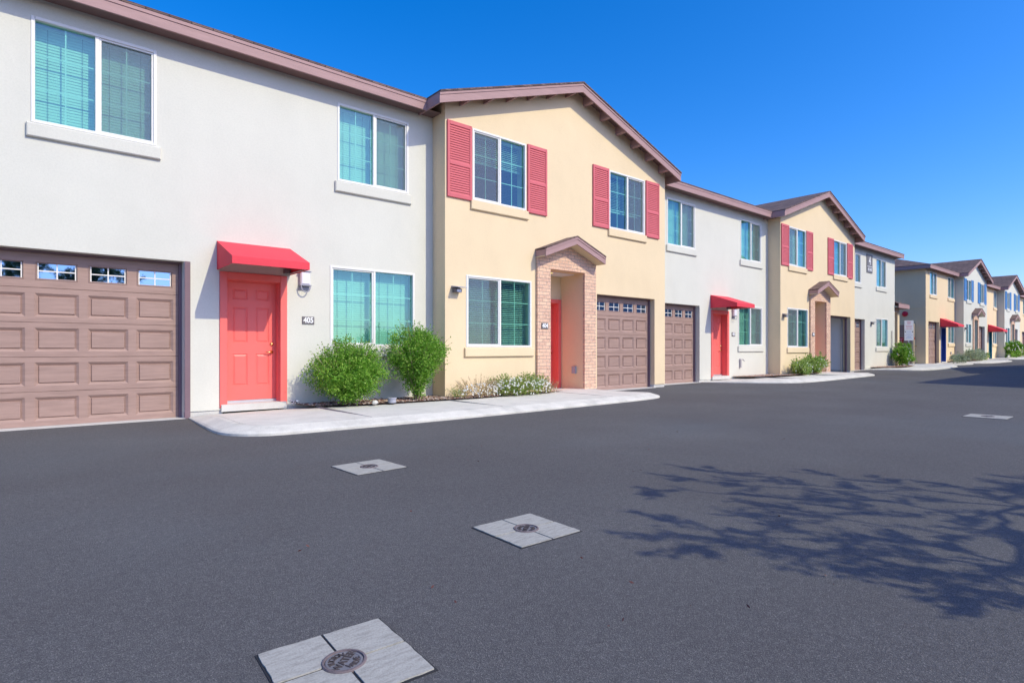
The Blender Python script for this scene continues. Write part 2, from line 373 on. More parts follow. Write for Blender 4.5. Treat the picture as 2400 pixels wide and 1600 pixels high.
def window(h, x0, x1, z0, z1, y, scr='R', blind=1.0, tilt=68, sillmat=None, sill=True, drop=.0, thinsill=.19):
    fw = .045
    f = MB(); v = M['vinyl']; yo = y - .012; yi = y + .07
    xm = (x0 + x1) / 2
    f.bbox(x0, x0 + fw, yo, yi, z0, z1, v); f.bbox(x1 - fw, x1, yo, yi, z0, z1, v)
    f.bbox(x0 + fw, x1 - fw, yo, yi, z0, z0 + fw, v); f.bbox(x0 + fw, x1 - fw, yo, yi, z1 - fw, z1, v)
    f.bbox(xm - .026, xm + .026, yo + .008, yi, z0 + fw, z1 - fw, v)
    s0, s1 = (xm + .026, x1 - fw) if scr == 'R' else (x0 + fw, xm - .026)
    sw = .024
    ys = y + .006
    f.bbox(s0, s0 + sw, ys, ys + .03, z0 + fw, z1 - fw, v, .003); f.bbox(s1 - sw, s1, ys, ys + .03, z0 + fw, z1 - fw, v, .003)
    f.bbox(s0 + sw, s1 - sw, ys, ys + .03, z0 + fw, z0 + fw + sw, v, .003); f.bbox(s0 + sw, s1 - sw, ys, ys + .03, z1 - fw - sw, z1 - fw, v, .003)
    w = f.build('window', h)
    gp = MB()
    for a, b in ((x0 + fw, xm - .02), (xm + .02, x1 - fw)):
        yy = y + .045
        gp.face([(a, yy, z0 + fw), (b, yy, z0 + fw), (b, yy, z1 - fw), (a, yy, z1 - fw)], M['pane'])
    gp.build('pane', w)
    gr = MB()
    for a, b in ((x0 + fw, xm - .026), (xm + .026, x1 - fw)):
        c = (a + b) / 2; gr.box(c - .008, c + .008, y + .050, y + .058, z0 + fw, z1 - fw, v)
        for k in (1, 2):
            zz = z0 + fw + (z1 - z0 - 2 * fw) * k / 3; gr.box(a, b, y + .0515, y + .0565, zz - .008, zz + .008, v)
    gr.build('glazing_bar', w)
    if scr:
        sc = MB(); yy = y + .018
        sc.face([(s0 + sw * .5, yy, z0 + fw), (s1 - sw * .5, yy, z0 + fw), (s1 - sw * .5, yy, z1 - fw), (s0 + sw * .5, yy, z1 - fw)], M['screen'])
        sc.build('insect_screen', w)
    if blind > 0:
        bl = MB(); top = z1 - .03; bot = top - (z1 - z0 - .06) * blind
        bm = M['blind']; yb = y + .20; n = int((top - bot) / .042)
        bl.box(x0 + .03, x1 - .03, yb - .025, yb + .025, top - .04, top, bm)
        c, s_ = math.cos(R(tilt)), math.sin(R(tilt)); hw = .025
        for k in range(n):
            z = top - .06 - k * .042
            tl = tilt + random.uniform(-2.5, 2.5); c, s_ = math.cos(R(tl)), math.sin(R(tl))
            for (xa, xb) in ((x0 + .03, xm - .006), (xm + .006, x1 - .03)):
                bl.face([(xa, yb - hw * c, z - hw * s_), (xb, yb - hw * c, z - hw * s_), (xb, yb - .002, z + .002), (xa, yb - .002, z + .002)], bm)
                bl.face([(xa, yb - .002, z + .002), (xb, yb - .002, z + .002), (xb, yb + hw * c, z + hw * s_), (xa, yb + hw * c, z + hw * s_)], bm)
        for (xa, xb) in ((x0 + .03, xm - .006), (xm + .006, x1 - .03)):
            bl.box(xa, xb, yb - .012, yb + .012, bot, bot + .02, bm)
            for q in (.22, .78):
                xx = xa + (xb - xa) * q; bl.box(xx - .0025, xx + .0025, yb - .029, yb - .026, bot, top - .04, M['dgrey'])
        bl.build('blind', w)
    if sill:
        s = MB(); s.bbox(x0 - .05, x1 + .05, y - .05, y + .02, z0 - .012 - thinsill, z0 - .012, sillmat, .014)
        s.build('window_sill', h)
    return w

def shutter(h, x0, x1, z0, z1, y, mat):
    s = MB(); yf = y - .04; st = .055
    s.bbox(x0, x0 + st, yf, y + .001, z0, z1, mat, .004); s.bbox(x1 - st, x1, yf, y + .001, z0, z1, mat, .004)
    zm = z0 + (z1 - z0) * .45
    for a, b in ((z0, z0 + .08), (zm - .035, zm + .035), (z1 - .08, z1)): s.bbox(x0 + st, x1 - st, yf, y + .001, a, b, mat, .004)
    for a, b in ((z0 + .08, zm - .035), (zm + .035, z1 - .08)):
        n = max(3, int((b - a) / .048)); p = (b - a) / n
        for k in range(n):
            z = a + k * p
            s.prism([(yf + .004, z), (yf + .022, z + p * .98), (yf + .030, z + p * .98), (yf + .012, z)], 'x', x0 + st, x1 - st, mat)
        s.face([(x0 + st, y - .006, a), (x1 - st, y - .006, a), (x1 - st, y - .006, b), (x0 + st, y - .006, b)], mat)
    return s.build('shutter', h)

def garage_door(h, x0, x1, z0, z1, y, cols, rec=.2, trim=True, pitch=None, anchor=None, wincol=None):
    """door face at y+rec"""
    d = MB(); yf = y + rec; mt = M['garage']; H = z1 - z0; rows = 5; sh = H / rows
    if pitch is None: edges = [x0 + (x1 - x0) * i / cols for i in range(cols + 1)]
    else: edges = [x1 - .02 - pitch * (cols - i) for i in range(cols + 1)]; edges[0] = x0
    holes = []; gl = []
    for r in range(rows):
        a = z0 + r * sh
        for i in range(cols):
            e0, e1 = edges[i], edges[i + 1]
            if r == rows - 1:
                hh = (e0 + .055, e1 - .055, a + sh * .22, a + sh * .76); gl.append(hh)
            else: hh = (e0 + .05, e1 - .05, a + sh * .16, a + sh * .84)
            holes.append((*hh, r))
    # surface with holes, row by row so section joints show
    for r in range(rows):
        a, b = z0 + r * sh, z0 + (r + 1) * sh
        hs = [q[:4] for q in holes if q[4] == r]
        jb = .004
        xs = sorted({x0, x1, *[v for q in hs for v in q[:2]]}); zs = sorted({a + jb, b - jb, *[v for q in hs for v in q[2:]]})
        for p, q in zip(xs, xs[1:]):
            for u, w in zip(zs, zs[1:]):
                if any(k[0] < (p + q) / 2 < k[1] and k[2] < (u + w) / 2 < k[3] for k in hs): continue
                d.face([(p, yf, u), (q, yf, u), (q, yf, w), (p, yf, w)], mt)
        d.face([(x0, yf, b - jb), (x1, yf, b - jb), (x1, yf + .012, b), (x0, yf + .012, b)], mt)
        d.face([(x0, yf + .012, a), (x1, yf + .012, a), (x1, yf, a + jb), (x0, yf, a + jb)], mt)
        for q in hs:
            if r == rows - 1: panel_frame(d, *q, yf, mt)
            else: panel(d, *q, yf, mt)
    d.box(x0, x1, yf + .04, yf + .05, z0, z1 - sh, M['jamb'])
    dd = d.build('garage_door', h)
    for q in gl:
        w = MB(); w.face([(q[0], yf + .022, q[2]), (q[1], yf + .022, q[2]), (q[1], yf + .022, q[3]), (q[0], yf + .022, q[3])], M['garpane'])
        w.build('pane', dd)
        b = MB(); i = .028; mm = M['vinyl']; yy = yf + .014
        cx, cz = (q[0] + q[1]) / 2, (q[2] + q[3]) / 2
        b.box(q[0] + i, q[0] + i + .014, yy, yy + .007, q[2] + .01, q[3] - .01, mm); b.box(q[1] - i - .014, q[1] - i, yy, yy + .007, q[2] + .01, q[3] - .01, mm)
        b.box(cx - .008, cx + .008, yy, yy + .007, q[2] + .01, q[3] - .01, mm); b.box(q[0] + i + .014, cx - .008, yy + .001, yy + .006, cz - .008, cz + .008, mm)
        b.box(cx + .008, q[1] - i - .014, yy + .001, yy + .006, cz - .008, cz + .008, mm)
        b.build('glazing_bar', dd)
    if trim:
        t = MB(); t.box(x1 - .001, x1 + .05, yf - .05, yf + .02, z0, z1, M['jamb']); t.box(x0 - .05, x0 + .001, yf - .05, yf + .02, z0, z1, M['jamb'])
        t.box(x0 - .05, x1 + .05, yf - .05, yf + .02, z1 - .001, z1 + .05, M['jamb'])
        t.build('door_jamb', h)
    s = MB(); s.box(x0 - .05, x1 + .05, y - .04, yf + .1, z0 - .12, z0 - .002 + .004, M['stem']); s.build('threshold', h)
    return dd

def panel_frame(mb, x0, x1, z0, z1, y, mat):
    i = .014
    A = [(x0, y, z0), (x1, y, z0), (x1, y, z1), (x0, y, z1)]; B = [(x0 + i, y - .008, z0 + i), (x1 - i, y - .008, z0 + i), (x1 - i, y - .008, z1 - i), (x0 + i, y - .008, z1 - i)]
    C_ = [(x0 + 2 * i, y + .024, z0 + 2 * i), (x1 - 2 * i, y + .024, z0 + 2 * i), (x1 - 2 * i, y + .024, z1 - 2 * i), (x0 + 2 * i, y + .024, z1 - 2 * i)]
    for P, Q in ((A, B), (B, C_)):
        for q in range(4): mb.face([P[q], P[(q + 1) % 4], Q[(q + 1) % 4], Q[q]], mat)

def front_door(h, x0, x1, z0, z1, y, rec, mat, handle='R', trim=.1, label=None, trimmat=None):
    """x0..x1 is the outer trim, slab inset; z0 slab bottom"""
    tm = trimmat or mat
    f = MB(); yo = y - .022
    f.bbox(x0, x0 + trim, yo, y + .05, z0 - .10, z1, tm); f.bbox(x1 - trim, x1, yo, y + .05, z0 - .10, z1, tm); f.bbox(x0 + trim, x1 - trim, yo, y + .05, z1 - trim, z1, tm)
    ys = y + rec
    f.box(x0 + trim - .02, x0 + trim + .012, y + .05, ys + .05, z0 - .05, z1 - trim + .02, tm); f.box(x1 - trim - .012, x1 - trim + .02, y + .05, ys + .05, z0 - .05, z1 - trim + .02, tm)
    f.box(x0 + trim + .012, x1 - trim - .012, y + .05, ys + .05, z1 - trim - .012, z1 - trim + .02, tm)
    f.build('door_frame', h)
    d = MB(); a, b, c, e = x0 + trim + .012, x1 - trim - .012, z0, z1 - trim - .012
    W, H = b - a, e - c
    def cell(u0, u1, v0, v1): return (a + W * u0, a + W * u1, c + H * v0, c + H * v1)
    hs = []
    for u0, u1 in ((.15, .435), (.60, .87)):
        for v0, v1 in ((.12, .39), (.485, .785), (.85, .94)): hs.append(cell(u0, u1, v0, v1))
    xs = sorted({a, b, *[v for q in hs for v in q[:2]]}); zs = sorted({c, e, *[v for q in hs for v in q[2:]]})
    for p, q in zip(xs, xs[1:]):
        for u, w in zip(zs, zs[1:]):
            if any(k[0] < (p + q) / 2 < k[1] and k[2] < (u + w) / 2 < k[3] for k in hs): continue
            d.face([(p, ys, u), (q, ys, u), (q, ys, w), (p, ys, w)], mat)
    for q in hs: panel(d, *q, ys, mat, .014, .012, .04, .002)
    d.box(a, b, ys + .02, ys + .05, c, e, mat)
    dd = d.build('door', h, label)
    hd = MB(); hx = b - .07 if handle == 'R' else a + .07; zz = c + H * .405
    hd.disc((hx, ys, zz), [(.030, 0), (.030, .012), (.016, .02), (.012, .05), (.014, .055)], M['brass'], 16, 'y')
    hd.tube([(hx, ys - .05, zz), (hx - .05, ys - .055, zz - .004), (hx - .11, ys - .05, zz + .004)], [.011, .010, .007], M['brass'], 8)
    hd.build('handle', dd, smooth=True)
    lk = MB(); lk.disc((hx, ys, zz + .14), [(.030, 0), (.030, .014), (.020, .022), (.012, .03)], M['brass'], 16, 'y'); lk.build('deadbolt', dd, smooth=True)
    s = MB(); s.box(x0 + .02, x1 - .02, y - .05, ys + .05, z0 - .16, z0 - .045, M['stem']); s.box(a, b, ys - .03, ys + .02, z0 - .045, z0 - .004, M['galv'])
    s.build('threshold', h)
    return dd

def awning(h, x0, x1, y, zt, zf, zb, dep):
    m = MB(); t = .012; mt = M['awning']; yf = y - dep
    # outer + inner shells
    def shell(o, flip):
        a, b, Y = x0 + o, x1 - o, yf + o
        T, F = zt - o * 1.1, zf - o * 1.1
        q = [[(a, y, T), (a, Y, F), (b, Y, F), (b, y, T)], [(a, Y, zb), (b, Y, zb), (b, Y, F), (a, Y, F)],
             [(a, y, zb), (a, Y, zb), (a, Y, F), (a, y, T)], [(b, y, T), (b, Y, F), (b, Y, zb), (b, y, zb)]]
        for f in q: m.face(f[::-1] if flip else f, mt)
    shell(0, False); shell(t, True)
    m.face([(x0, y, zb), (x0 + t, y, zb), (x0 + t, yf + t, zb), (x0, yf, zb)], mt); m.face([(x0, yf, zb), (x0 + t, yf + t, zb), (x1 - t, yf + t, zb), (x1, yf, zb)], mt)
    m.face([(x1, yf, zb), (x1 - t, yf + t, zb), (x1 - t, y, zb), (x1, y, zb)], mt)
    a = m.build('awning', h)
    f = MB()
    for xx in (x0 + .03, x1 - .03):
        f.tube([(xx, y - .01, zb + .02), (xx, yf + .03, zb + .02), (xx, yf + .03, zf - .03), (xx, y - .01, zt - .05)], .011, M['galv'], 6)
    f.tube([(x0 + .03, yf + .03, zb + .02), (x1 - .03, yf + .03, zb + .02)], .011, M['galv'], 6)
    f.box(x1 - .12, x1 - .03, y - .10, y, zb + .02, zb + .10, M['dgrey'])
    f.build('awning_frame', a)

def number_plate(h, cx, cz, w, hh, y, txt, size, name='number_plate'):
    p = MB(); p.bbox(cx - w / 2, cx + w / 2, y - .018, y + .001, cz - hh / 2, cz + hh / 2, M['plate'], .003)
    pp = p.build(name, h)
    t = MB(); text_faces(t, txt, size, lambda u, v, d: (cx + u, y - .0195 - (d + .001), cz + v), M['paintwhite'], .001, .88, .004)
    t.build('lettering', pp)

def lantern(h, x, y, z0, z1, mat):
    w = .185; m = MB(); m.bbox(x - w / 2, x + w / 2, y - .02, y, z0 + .05, z1, M['grey'], .004)
    m.bbox(x - w / 2 - .008, x + w / 2 + .008, y - .105, y - .0, z1 - .022, z1, M['grey'], .006)
    m.bbox(x - w / 2 - .008, x + w / 2 + .008, y - .105, y - .0, z0 + .12, z0 + .14, M['grey'], .006)
    pts = [(x + (w / 2 - .008) * math.cos(a), y - .095, z0 + .12 - .11 * math.sin(a)) for a in [math.pi * i / 12 for i in range(13)]]
    m.tube(pts, .010, M['grey'], 6)
    l = m.build('wall_light', h)
    s = MB(); s.bbox(x - w / 2 + .008, x + w / 2 - .008, y - .095, y - .02, z0 + .14, z1 - .022, M['lens'], .02); s.build('lamp_shade', l)

def floodlight(h, x, y, z):
    m = MB(); m.prism([(y, z - .05), (y - .10, z - .05), (y - .12, z + .02), (y, z + .05)], 'x', x - .07, x + .09, M['dgrey'])
    m.prism([(y, z + .055), (y - .24, z + .035), (y - .24, z + .048), (y, z + .085)], 'x', x - .10, x + .13, M['grey'])
    l = m.build('wall_light', h)
    s = MB(); s.box(x - .04, x + .06, y - .135, y - .112, z - .045, z + .01, M['lens']); s.build('lamp_lens', l)

def eave_roof(h, x0, x1, y, zt, hipL=False, xend=None, rake=None):
    """white unit roof: slope rises with y. x0..x1 visible fascia, slab reaches xend under the gable roof"""
    e = y - OH; ym = 15.9; zr = zt + SL * (ym - e); xe = xend if xend else x1; yb = 2 * ym - e
    m = MB(); xa = x0
    if hipL: xh = xa + (ym - e)
    else: xh = xa
    sh = M['shingle']
    m.face([(xa, e, zt), (xe, e, zt), (xe, ym, zr), (xh, ym, zr)], sh)
    m.face([(xe, yb, zt), (xa, yb, zt), (xh, ym, zr), (xe, ym, zr)], sh)
    if hipL: m.face([(xa, yb, zt), (xa, e, zt), (xh, ym, zr)], sh)
    d = .03
    # shingle edge (dark line) and soffit
    m.box(xa - .015, x1, e - .02, e + .02, zt - d, zt + .004, sh)
    m.face([(xa, e, zt - .2), (xa, y + .3, zt - .2), (xe, y + .3, zt - .2), (xe, e, zt - .2)], M['soffit'])
    r = m.build('roof', h)
    f = MB(); f.bbox(xa, x1, e - .001, e + .03, zt - .235, zt - .031, M['trim'], .004)
    f.box(xa, x1, e - .012, e - .001, zt - .085, zt - .0315, M['trim'])
    if hipL: f.bbox(xa - .03, xa - .001, e, yb, zt - .235, zt - .031, M['trim'], .001)
    if rake:
        for s in (0,):
            P = [(e, zt - .235), (ym, zr - .235), (ym, zr - .005), (e, zt - .005)]
            f.prism(P, 'x', x1 + .001, x1 + .03, M['trim'])
            P = [(yb, zt - .235), (ym, zr - .235), (ym, zr - .005), (yb, zt - .005)]
            f.prism(P, 'x', x1 + .001, x1 + .03, M['trim'])
    f.build('fascia', r)
    return r

def gable_roof(h, xl, xr, xp, y, zt, zp, wall0, wall1):
    e = y - OH; yb = y + 10.9
    sh = M['shingle']; tr = M['trim']
    m = MB(); d = .035
    for a, za, b, zb in ((xl, zt, xp, zp), (xp, zp, xr, zt)):
        m.face([(a, e - .03, za), (b, e - .03, zb), (b, yb, zb), (a, yb, za)], sh)
        m.face([(a, e - .03, za - d), (a, e - .03, za), (b, e - .03, zb), (b, e - .03, zb - d)][::-1], sh)
        m.face([(a, e + .03, za - d - .03), (a, y + .12, za - d - .03), (b, y + .12, zb - d - .03), (b, e + .03, zb - d - .03)], M['soffit'])
    for a, sg in ((xl, 1), (xr, -1)):
        m.face([(a, e - .03, zt - d), (a, yb, zt - d), (a, yb, zt), (a, e - .03, zt)], sh)
        m.face([(a, e, zt - d - .03), (a, yb, zt - d - .03), (a + sg * .5, yb, zt - d - .03 + .5 * SL), (a + sg * .5, e, zt - d - .03 + .5 * SL)], M['soffit'])
    r = m.build('roof', h)
    f = MB(); H = .21
    s1 = (zp - zt) / (xp - xl); s2 = (zp - zt) / (xr - xp)
    for a, za, b, zb in ((xl, zt, xp, zp), (xp, zp, xr, zt)):
        f.prism([(a, za - d - H), (b, zb - d - H), (b, zb - d - .001), (a, za - d - .001)], 'y', e, e + .03, tr)
        f.prism([(a, za - d - .055), (b, zb - d - .055), (b, zb - d - .001), (a, za - d - .001)], 'y', e - .013, e - .001, tr)
    f.box(xl - .001, xl + .03, e + .031, yb, zt - d - H, zt - d - .002, tr); f.box(xr - .03, xr + .001, e + .031, yb, zt - d - H, zt - d - .002, tr)
    f.build('fascia', r)
    # outlookers below the rake
    span = xp - wall0
    xs = [wall0 + .35 + i * .62 for i in range(int((wall1 - wall0 - .5) / .62) + 1)]
    for x in xs:
        zr = (zt + s1 * (x - xl)) if x < xp else (zt + s2 * (xr - x)); zr -= d + .032
        o = MB(); dz = s1 * .09 if x < xp else -s2 * .09
        o.prism([(x, zr - .19), (x + .07, zr - .19 + dz * .8), (x + .07, zr + dz * .8), (x, zr)], 'y', e + .031, y - .001, tr)
        o.build('outlooker', r)
    return r

def portico(h, cx, y, z0, bw=1.93, ow=1.13, plate=None, ox=0, deep=.78, doormat=None, wallmat=None, num=None):
    """brick veneer arch with little gable roof; opening ow wide"""
    yb = y - .06; a, b = cx - bw / 2, cx + bw / 2; o0, o1 = cx - ow / 2 + ox, cx + ow / 2 + ox; zt = 2.97 + z0; ze = 3.28 + z0; zp = 3.62 + z0
    m = MB(); bk = M['brick']
    for p, q in ((a, o0), (o1, b)):
        m.box(p, q, yb, y - .002, z0 + .1, zt, bk)
    m.prism([(a, zt), (b, zt), (b, ze), (cx, zp), (a, ze)], 'y', yb, y - .002, bk)
    m.build('brick_surround', h)
    # soldier course
    s = MB(); n = int(ow / .08)
    r = MB(); rf = y - .36; ea, eb = cx - 1.02, cx + 1.02; et, pt = 3.39 + z0, 3.77 + z0; d = .03; H = .17; sh = M['shingle']; tr = M['trim']
    for p, zp_, q, zq in ((ea, et, cx, pt), (cx, pt, eb, et)):
        r.prism([(p, zp_ - d), (q, zq - d), (q, zq), (p, zp_)], 'y', rf - .02, y, sh)
    rr = r.build('porch_roof', h)
    f = MB()
    for p, zp_, q, zq in ((ea, et, cx, pt), (cx, pt, eb, et)):
        f.prism([(p, zp_ - d - H), (q, zq - d - H), (q, zq - d - .001), (p, zp_ - d - .001)], 'y', rf, rf + .03, tr)
        f.prism([(p, zp_ - d - .05), (q, zq - d - .05), (q, zq - d - .001), (p, zp_ - d - .001)], 'y', rf - .012, rf - .001, tr)
        f.prism([(p, zp_ - d - H), (q, zq - d - H), (q, zq - d - H + .02), (p, zp_ - d - H + .02)], 'y', rf + .031, y - .001, wallmat)
    f.box(ea, ea + .03, rf + .031, y - .001, et - d - H + .025, et - d - .012, tr); f.box(eb - .03, eb, rf + .031, y - .001, et - d - H + .025, et - d - .012, tr)
    f.build('fascia', rr)
    # porch recess: side walls, back wall with door, ceiling
    w = MB(); Y1 = y + deep; zc = zt - .003; o0 += .003; o1 -= .003
    dx0, dx1 = o0 - .04, o1 - .02
    w.face([(o0, y - .001, z0), (o0, Y1, z0), (o0, Y1, zc), (o0, y - .001, zc)], wallmat)
    w.face([(o1, y - .001, z0), (o1, y - .001, zc), (o1, Y1, zc), (o1, Y1, z0)], wallmat)
    w.face([(o0, y - .001, zc), (o0, Y1, zc), (o1, Y1, zc), (o1, y - .001, zc)], wallmat)
    wall_grid(w, o0, o1, z0, zc, Y1, .3, [(o0 + .03, o1 - .03, z0, 2.34 + z0)], wallmat)
    w.build('porch', h)
    front_door(h, o0 + .004, o1 - .004, z0 + .14, z0 + 2.36, Y1 - .01, .2, doormat)
    fl = MB(); fl.box(o0 + .002, o1 - .002, y - .03, Y1 + .25, z0 - .1, z0 + .05, M['concrete']); fl.build('porch_floor', h)
    lm = MB(); lm.disc((cx + ox - .15, y + .4, zc - .002), [(.09, 0), (.09, -.012), (.07, -.014)], M['vinyl'], 24); lm.disc((cx + ox - .15, y + .4, zc - .014), [(.068, 0), (.066, -.004)], M['warm'], 24); lm.build('ceiling_light', h)
    if num: number_plate(h, a + .22, 1.63 + z0, .21, .14, yb, num, .135)
    ob = MB(); ob.bbox(0, 0, 0, 0, 0, 0, M['grey'])
    ob = MB(); ob.box(o1 - .05, o1 - .001, y + .22, y + .34, .48 + z0, .66 + z0, M['grey']); ob.build('outlet_cover', h)
    return (o0, o1, z0, zc)

def foundation(h, x0, x1, y, gaps, z, zb):
    xs = [x0]
    for a, b in sorted(gaps): xs += [a, b]
    xs.append(x1); m = MB()
    for a, b in zip(xs[::2], xs[1::2]):
        if b - a > .02:
            m = MB(); m.box(a, b, y + .02, y + .25, zb - .4, z, M['stem']); m.build('foundation', h)

# windows: (x0, x1, z0, z1, screen side, blind fraction, tilt, sill)
def house(name, label, x0, x1, y, zb, mat, kind, wins=(), garages=(), doors=(), porch=None, gable=None, roofx=None, shut=None, extra_holes=(), hip=False, rake=False, zt=6.1, side=False, shutmat=None, opengar=None, cat='townhouse'):
    h = root(name, ((x0 + x1) / 2, y, zb), label, cat, 'attached townhouses along the alley')
    mt = M[mat]; holes = []; gaps = []
    for w in wins: holes.append((w[0] + .01, w[1] - .01, w[2] + .01 + zb, w[3] - .01 + zb))
    for ga in garages: holes.append((ga[0], ga[1], zb - .001, ga[3] + zb)); gaps.append((ga[0], ga[1]))
    for d in doors: holes.append((d[0] + .07, d[1] - .07, zb - .001, d[3] - .07 + zb)); gaps.append((d[0] + .05, d[1] - .05))
    if porch:
        o0, o1 = porch['cx'] - porch.get('ow', 1.13) / 2, porch['cx'] + porch.get('ow', 1.13) / 2
        holes.append((o0, o1, zb - .001, 2.97 + zb)); gaps.append((o0, o1))
    ztop = zt - .2 if kind == 'flat' else gable['zt'] - .06
    w = MB(); zlow = zb + .1
    holes2 = [(a, b, max(c, zlow) if c < zlow else c, d) for a, b, c, d in holes]
    wall_grid(w, x0, x1, zlow, ztop, y, .3, holes2, mt)
    if kind == 'gable':
        s1 = (gable['zp'] - gable['zt']) / (gable['xp'] - gable['xl']); s2 = (gable['zp'] - gable['zt']) / (gable['xr'] - gable['xp'])
        zl = gable['zt'] + s1 * (x0 - gable['xl']) - .05; zr = gable['zt'] + s2 * (gable['xr'] - x1) - .05
        w.prism([(x0, ztop), (x1, ztop), (x1, zr), (gable['xp'], gable['zp'] - .05), (x0, zl)], 'y', y, y + .3, mt)
        top = min(zl, zr)
    else: top = ztop
    for xx in (x0, x1): w.face([(xx, y, zlow), (xx, y + .3, zlow), (xx, y + .3, ztop), (xx, y, ztop)], mt)
    w.face([(x0, y, zlow), (x1, y, zlow), (x1, y + .3, zlow), (x0, y + .3, zlow)], mt) if not holes2 else None
    # side walls, back wall
    w.box(x0, x0 + .2, y + .3, BACK, zlow - .3, top, mt); w.box(x1 - .2, x1, y + .3, BACK, zlow - .3, top, mt)
    w.box(x0 + .2, x1 - .2, BACK - .2, BACK, zlow - .3, top, mt)
    if kind == 'gable': w.prism([(x0, top), (x1, top), (gable['xp'], gable['zp'] - .05)], 'y', BACK - .2, BACK, mt)
    w.box(x0 + .2, x1 - .2, y + .3, BACK - .2, 2.95 + zb, 3.05 + zb, M['intw'])
    w.build('wall', h)
    foundation(h, x0 + .003, x1 - .003, y, gaps, zlow, zb)
    for v in wins: window(h, v[0], v[1], v[2] + zb, v[3] + zb, y, v[4], v[5], v[6], mt, v[7] if len(v) > 7 else True)
    for ga in garages:
        if ga[4] == 'open': continue
        garage_door(h, ga[0] + .04, ga[1] - .04, ga[2] + zb, ga[3] + zb - .03, y, ga[4], *ga[5:])
    for d in doors: front_door(h, d[0], d[1], d[2] + zb, d[3] + zb, y, .2, M[d[4]], trim=.115, label=d[5] if len(d) > 5 else None)
    if porch: portico(h, porch['cx'], y, zb, porch.get('bw', 1.93), porch.get('ow', 1.13), doormat=M[porch.get('door', 'red')], wallmat=mt, num=porch.get('num'))
    if shut:
        for a, b in shut['x']: shutter(h, a, b, shut['z0'] + zb, shut['z1'] + zb, y, M[shut['mat']])
    if kind == 'flat': eave_roof(h, roofx[0], roofx[1], y, zt, hip, roofx[2] if len(roofx) > 2 else None, rake)
    else: gable_roof(h, gable['xl'], gable['xr'], gable['xp'], y, gable['zt'], gable['zp'], x0, x1)
    return h

# ================================================================== BLOCK 1
h405 = house('townhouse', 'white townhouse 405 with coral door, red awning and wide brown garage', -3.6, 6.48, DA, 0, 'white', 'flat',
    wins=[(.05, 1.53, 4.19, 5.65, 'R', 1, 78), (4.41, 5.91, 4.21, 5.66, 'R', 1, 78), (4.27, 6.05, 1.14, 2.63, None, 1, 74)],
    garages=[(-2.98, 1.90, 0.005, 2.47, 8, .22, True, .60)],
    doors=[(2.41, 3.49, .23, 2.36, 'red')], roofx=(-4.0, 6.15, 9.5))
awning(h405, 2.37, 3.55, DA, 2.85, 2.50, 2.385, .91)
lantern(h405, 3.79, DA, 2.09, 2.48, None)
number_plate(h405, 3.865, 1.605, .215, .135, DA, '405', .135)
t = MB(); t.box(1.905, 1.985, DA - .02, DA + .28, 0.0, 2.47, M['jamb']); t.build('door_jamb', h405)

h404 = house('townhouse', 'yellow gabled townhouse 404 with red shutters and brick porch, nearest gable', 6.48, 13.98, DB, 0, 'yellow', 'gable',
    wins=[(7.16, 8.67, 4.22, 5.73, 'L', .42, 35), (11.54, 13.04, 4.22, 5.73, 'R', .68, 30), (7.00, 8.83, 1.13, 2.64, 'L', 1, 28)],
    garages=[(11.07, 13.49, .02, 2.49, 4)],
    porch=dict(cx=9.97, num='404', bw=2.0, ow=1.17),
    gable=dict(xl=6.14, xr=14.28, xp=10.21, zt=6.12, zp=7.49),
    shut=dict(x=[(6.52, 7.13), (8.70, 9.30), (10.90, 11.51), (13.07, 13.67)], z0=4.19, z1=5.74, mat='shutter_red'))
floodlight(h404, 6.73, DB, 2.30)

h403 = house('townhouse', 'white townhouse between the two yellow gables, red awning over coral door', 13.98, 21.11, DA, 0, 'white', 'flat',
    wins=[(14.75, 16.27, 4.24, 5.67, 'R', 1, 76), (19.10, 20.60, 4.22, 5.66, 'R', 1, 76), (18.96, 20.68, 1.20, 2.62, 'R', 1, 50)],
    garages=[(14.25, 16.53, .03, 2.48, 4)],
    doors=[(17.20, 18.32, .24, 2.38, 'red')], roofx=(14.28, 20.75, 24.0))
awning(h403, 17.17, 18.30, DA, 2.87, 2.56, 2.44, .93)
lantern(h403, 18.62, DA, 2.09, 2.48, None)
number_plate(h403, 18.62, 1.60, .215, .135, DA, '403', .135)
p = MB(); p.box(19.02, 19.10, DA - .06, DA, .45, .75, M['pipe']); p.tube([(19.0, DA - .05, .72), (19.16, DA - .05, .74), (19.22, DA - .09, .68)], .02, M['pipe'], 6); p.build('hose_bib', h403)

h402 = house('townhouse', 'yellow gabled townhouse with red shutters and open garage, second gable', 21.11, 28.25, DB, .04, 'yellow', 'gable',
    wins=[(21.76, 23.25, 4.18, 5.65, 'L', 1, 70), (25.90, 27.34, 4.18, 5.65, 'R', 1, 58), (21.66, 23.42, 1.11, 2.60, 'L', 1, 30)],
    garages=[(25.50, 27.76, .03, 2.46, 'open')],
    porch=dict(cx=24.5, num='402', bw=1.9, ow=1.1),
    gable=dict(xl=20.74, xr=28.5, xp=24.66, zt=6.10, zp=7.44),
    shut=dict(x=[(21.15, 21.74), (23.27, 23.84), (25.30, 25.88), (27.36, 27.95)], z0=4.14, z1=5.66, mat='shutter_red'))
floodlight(h402, 21.35, DB, 2.32)
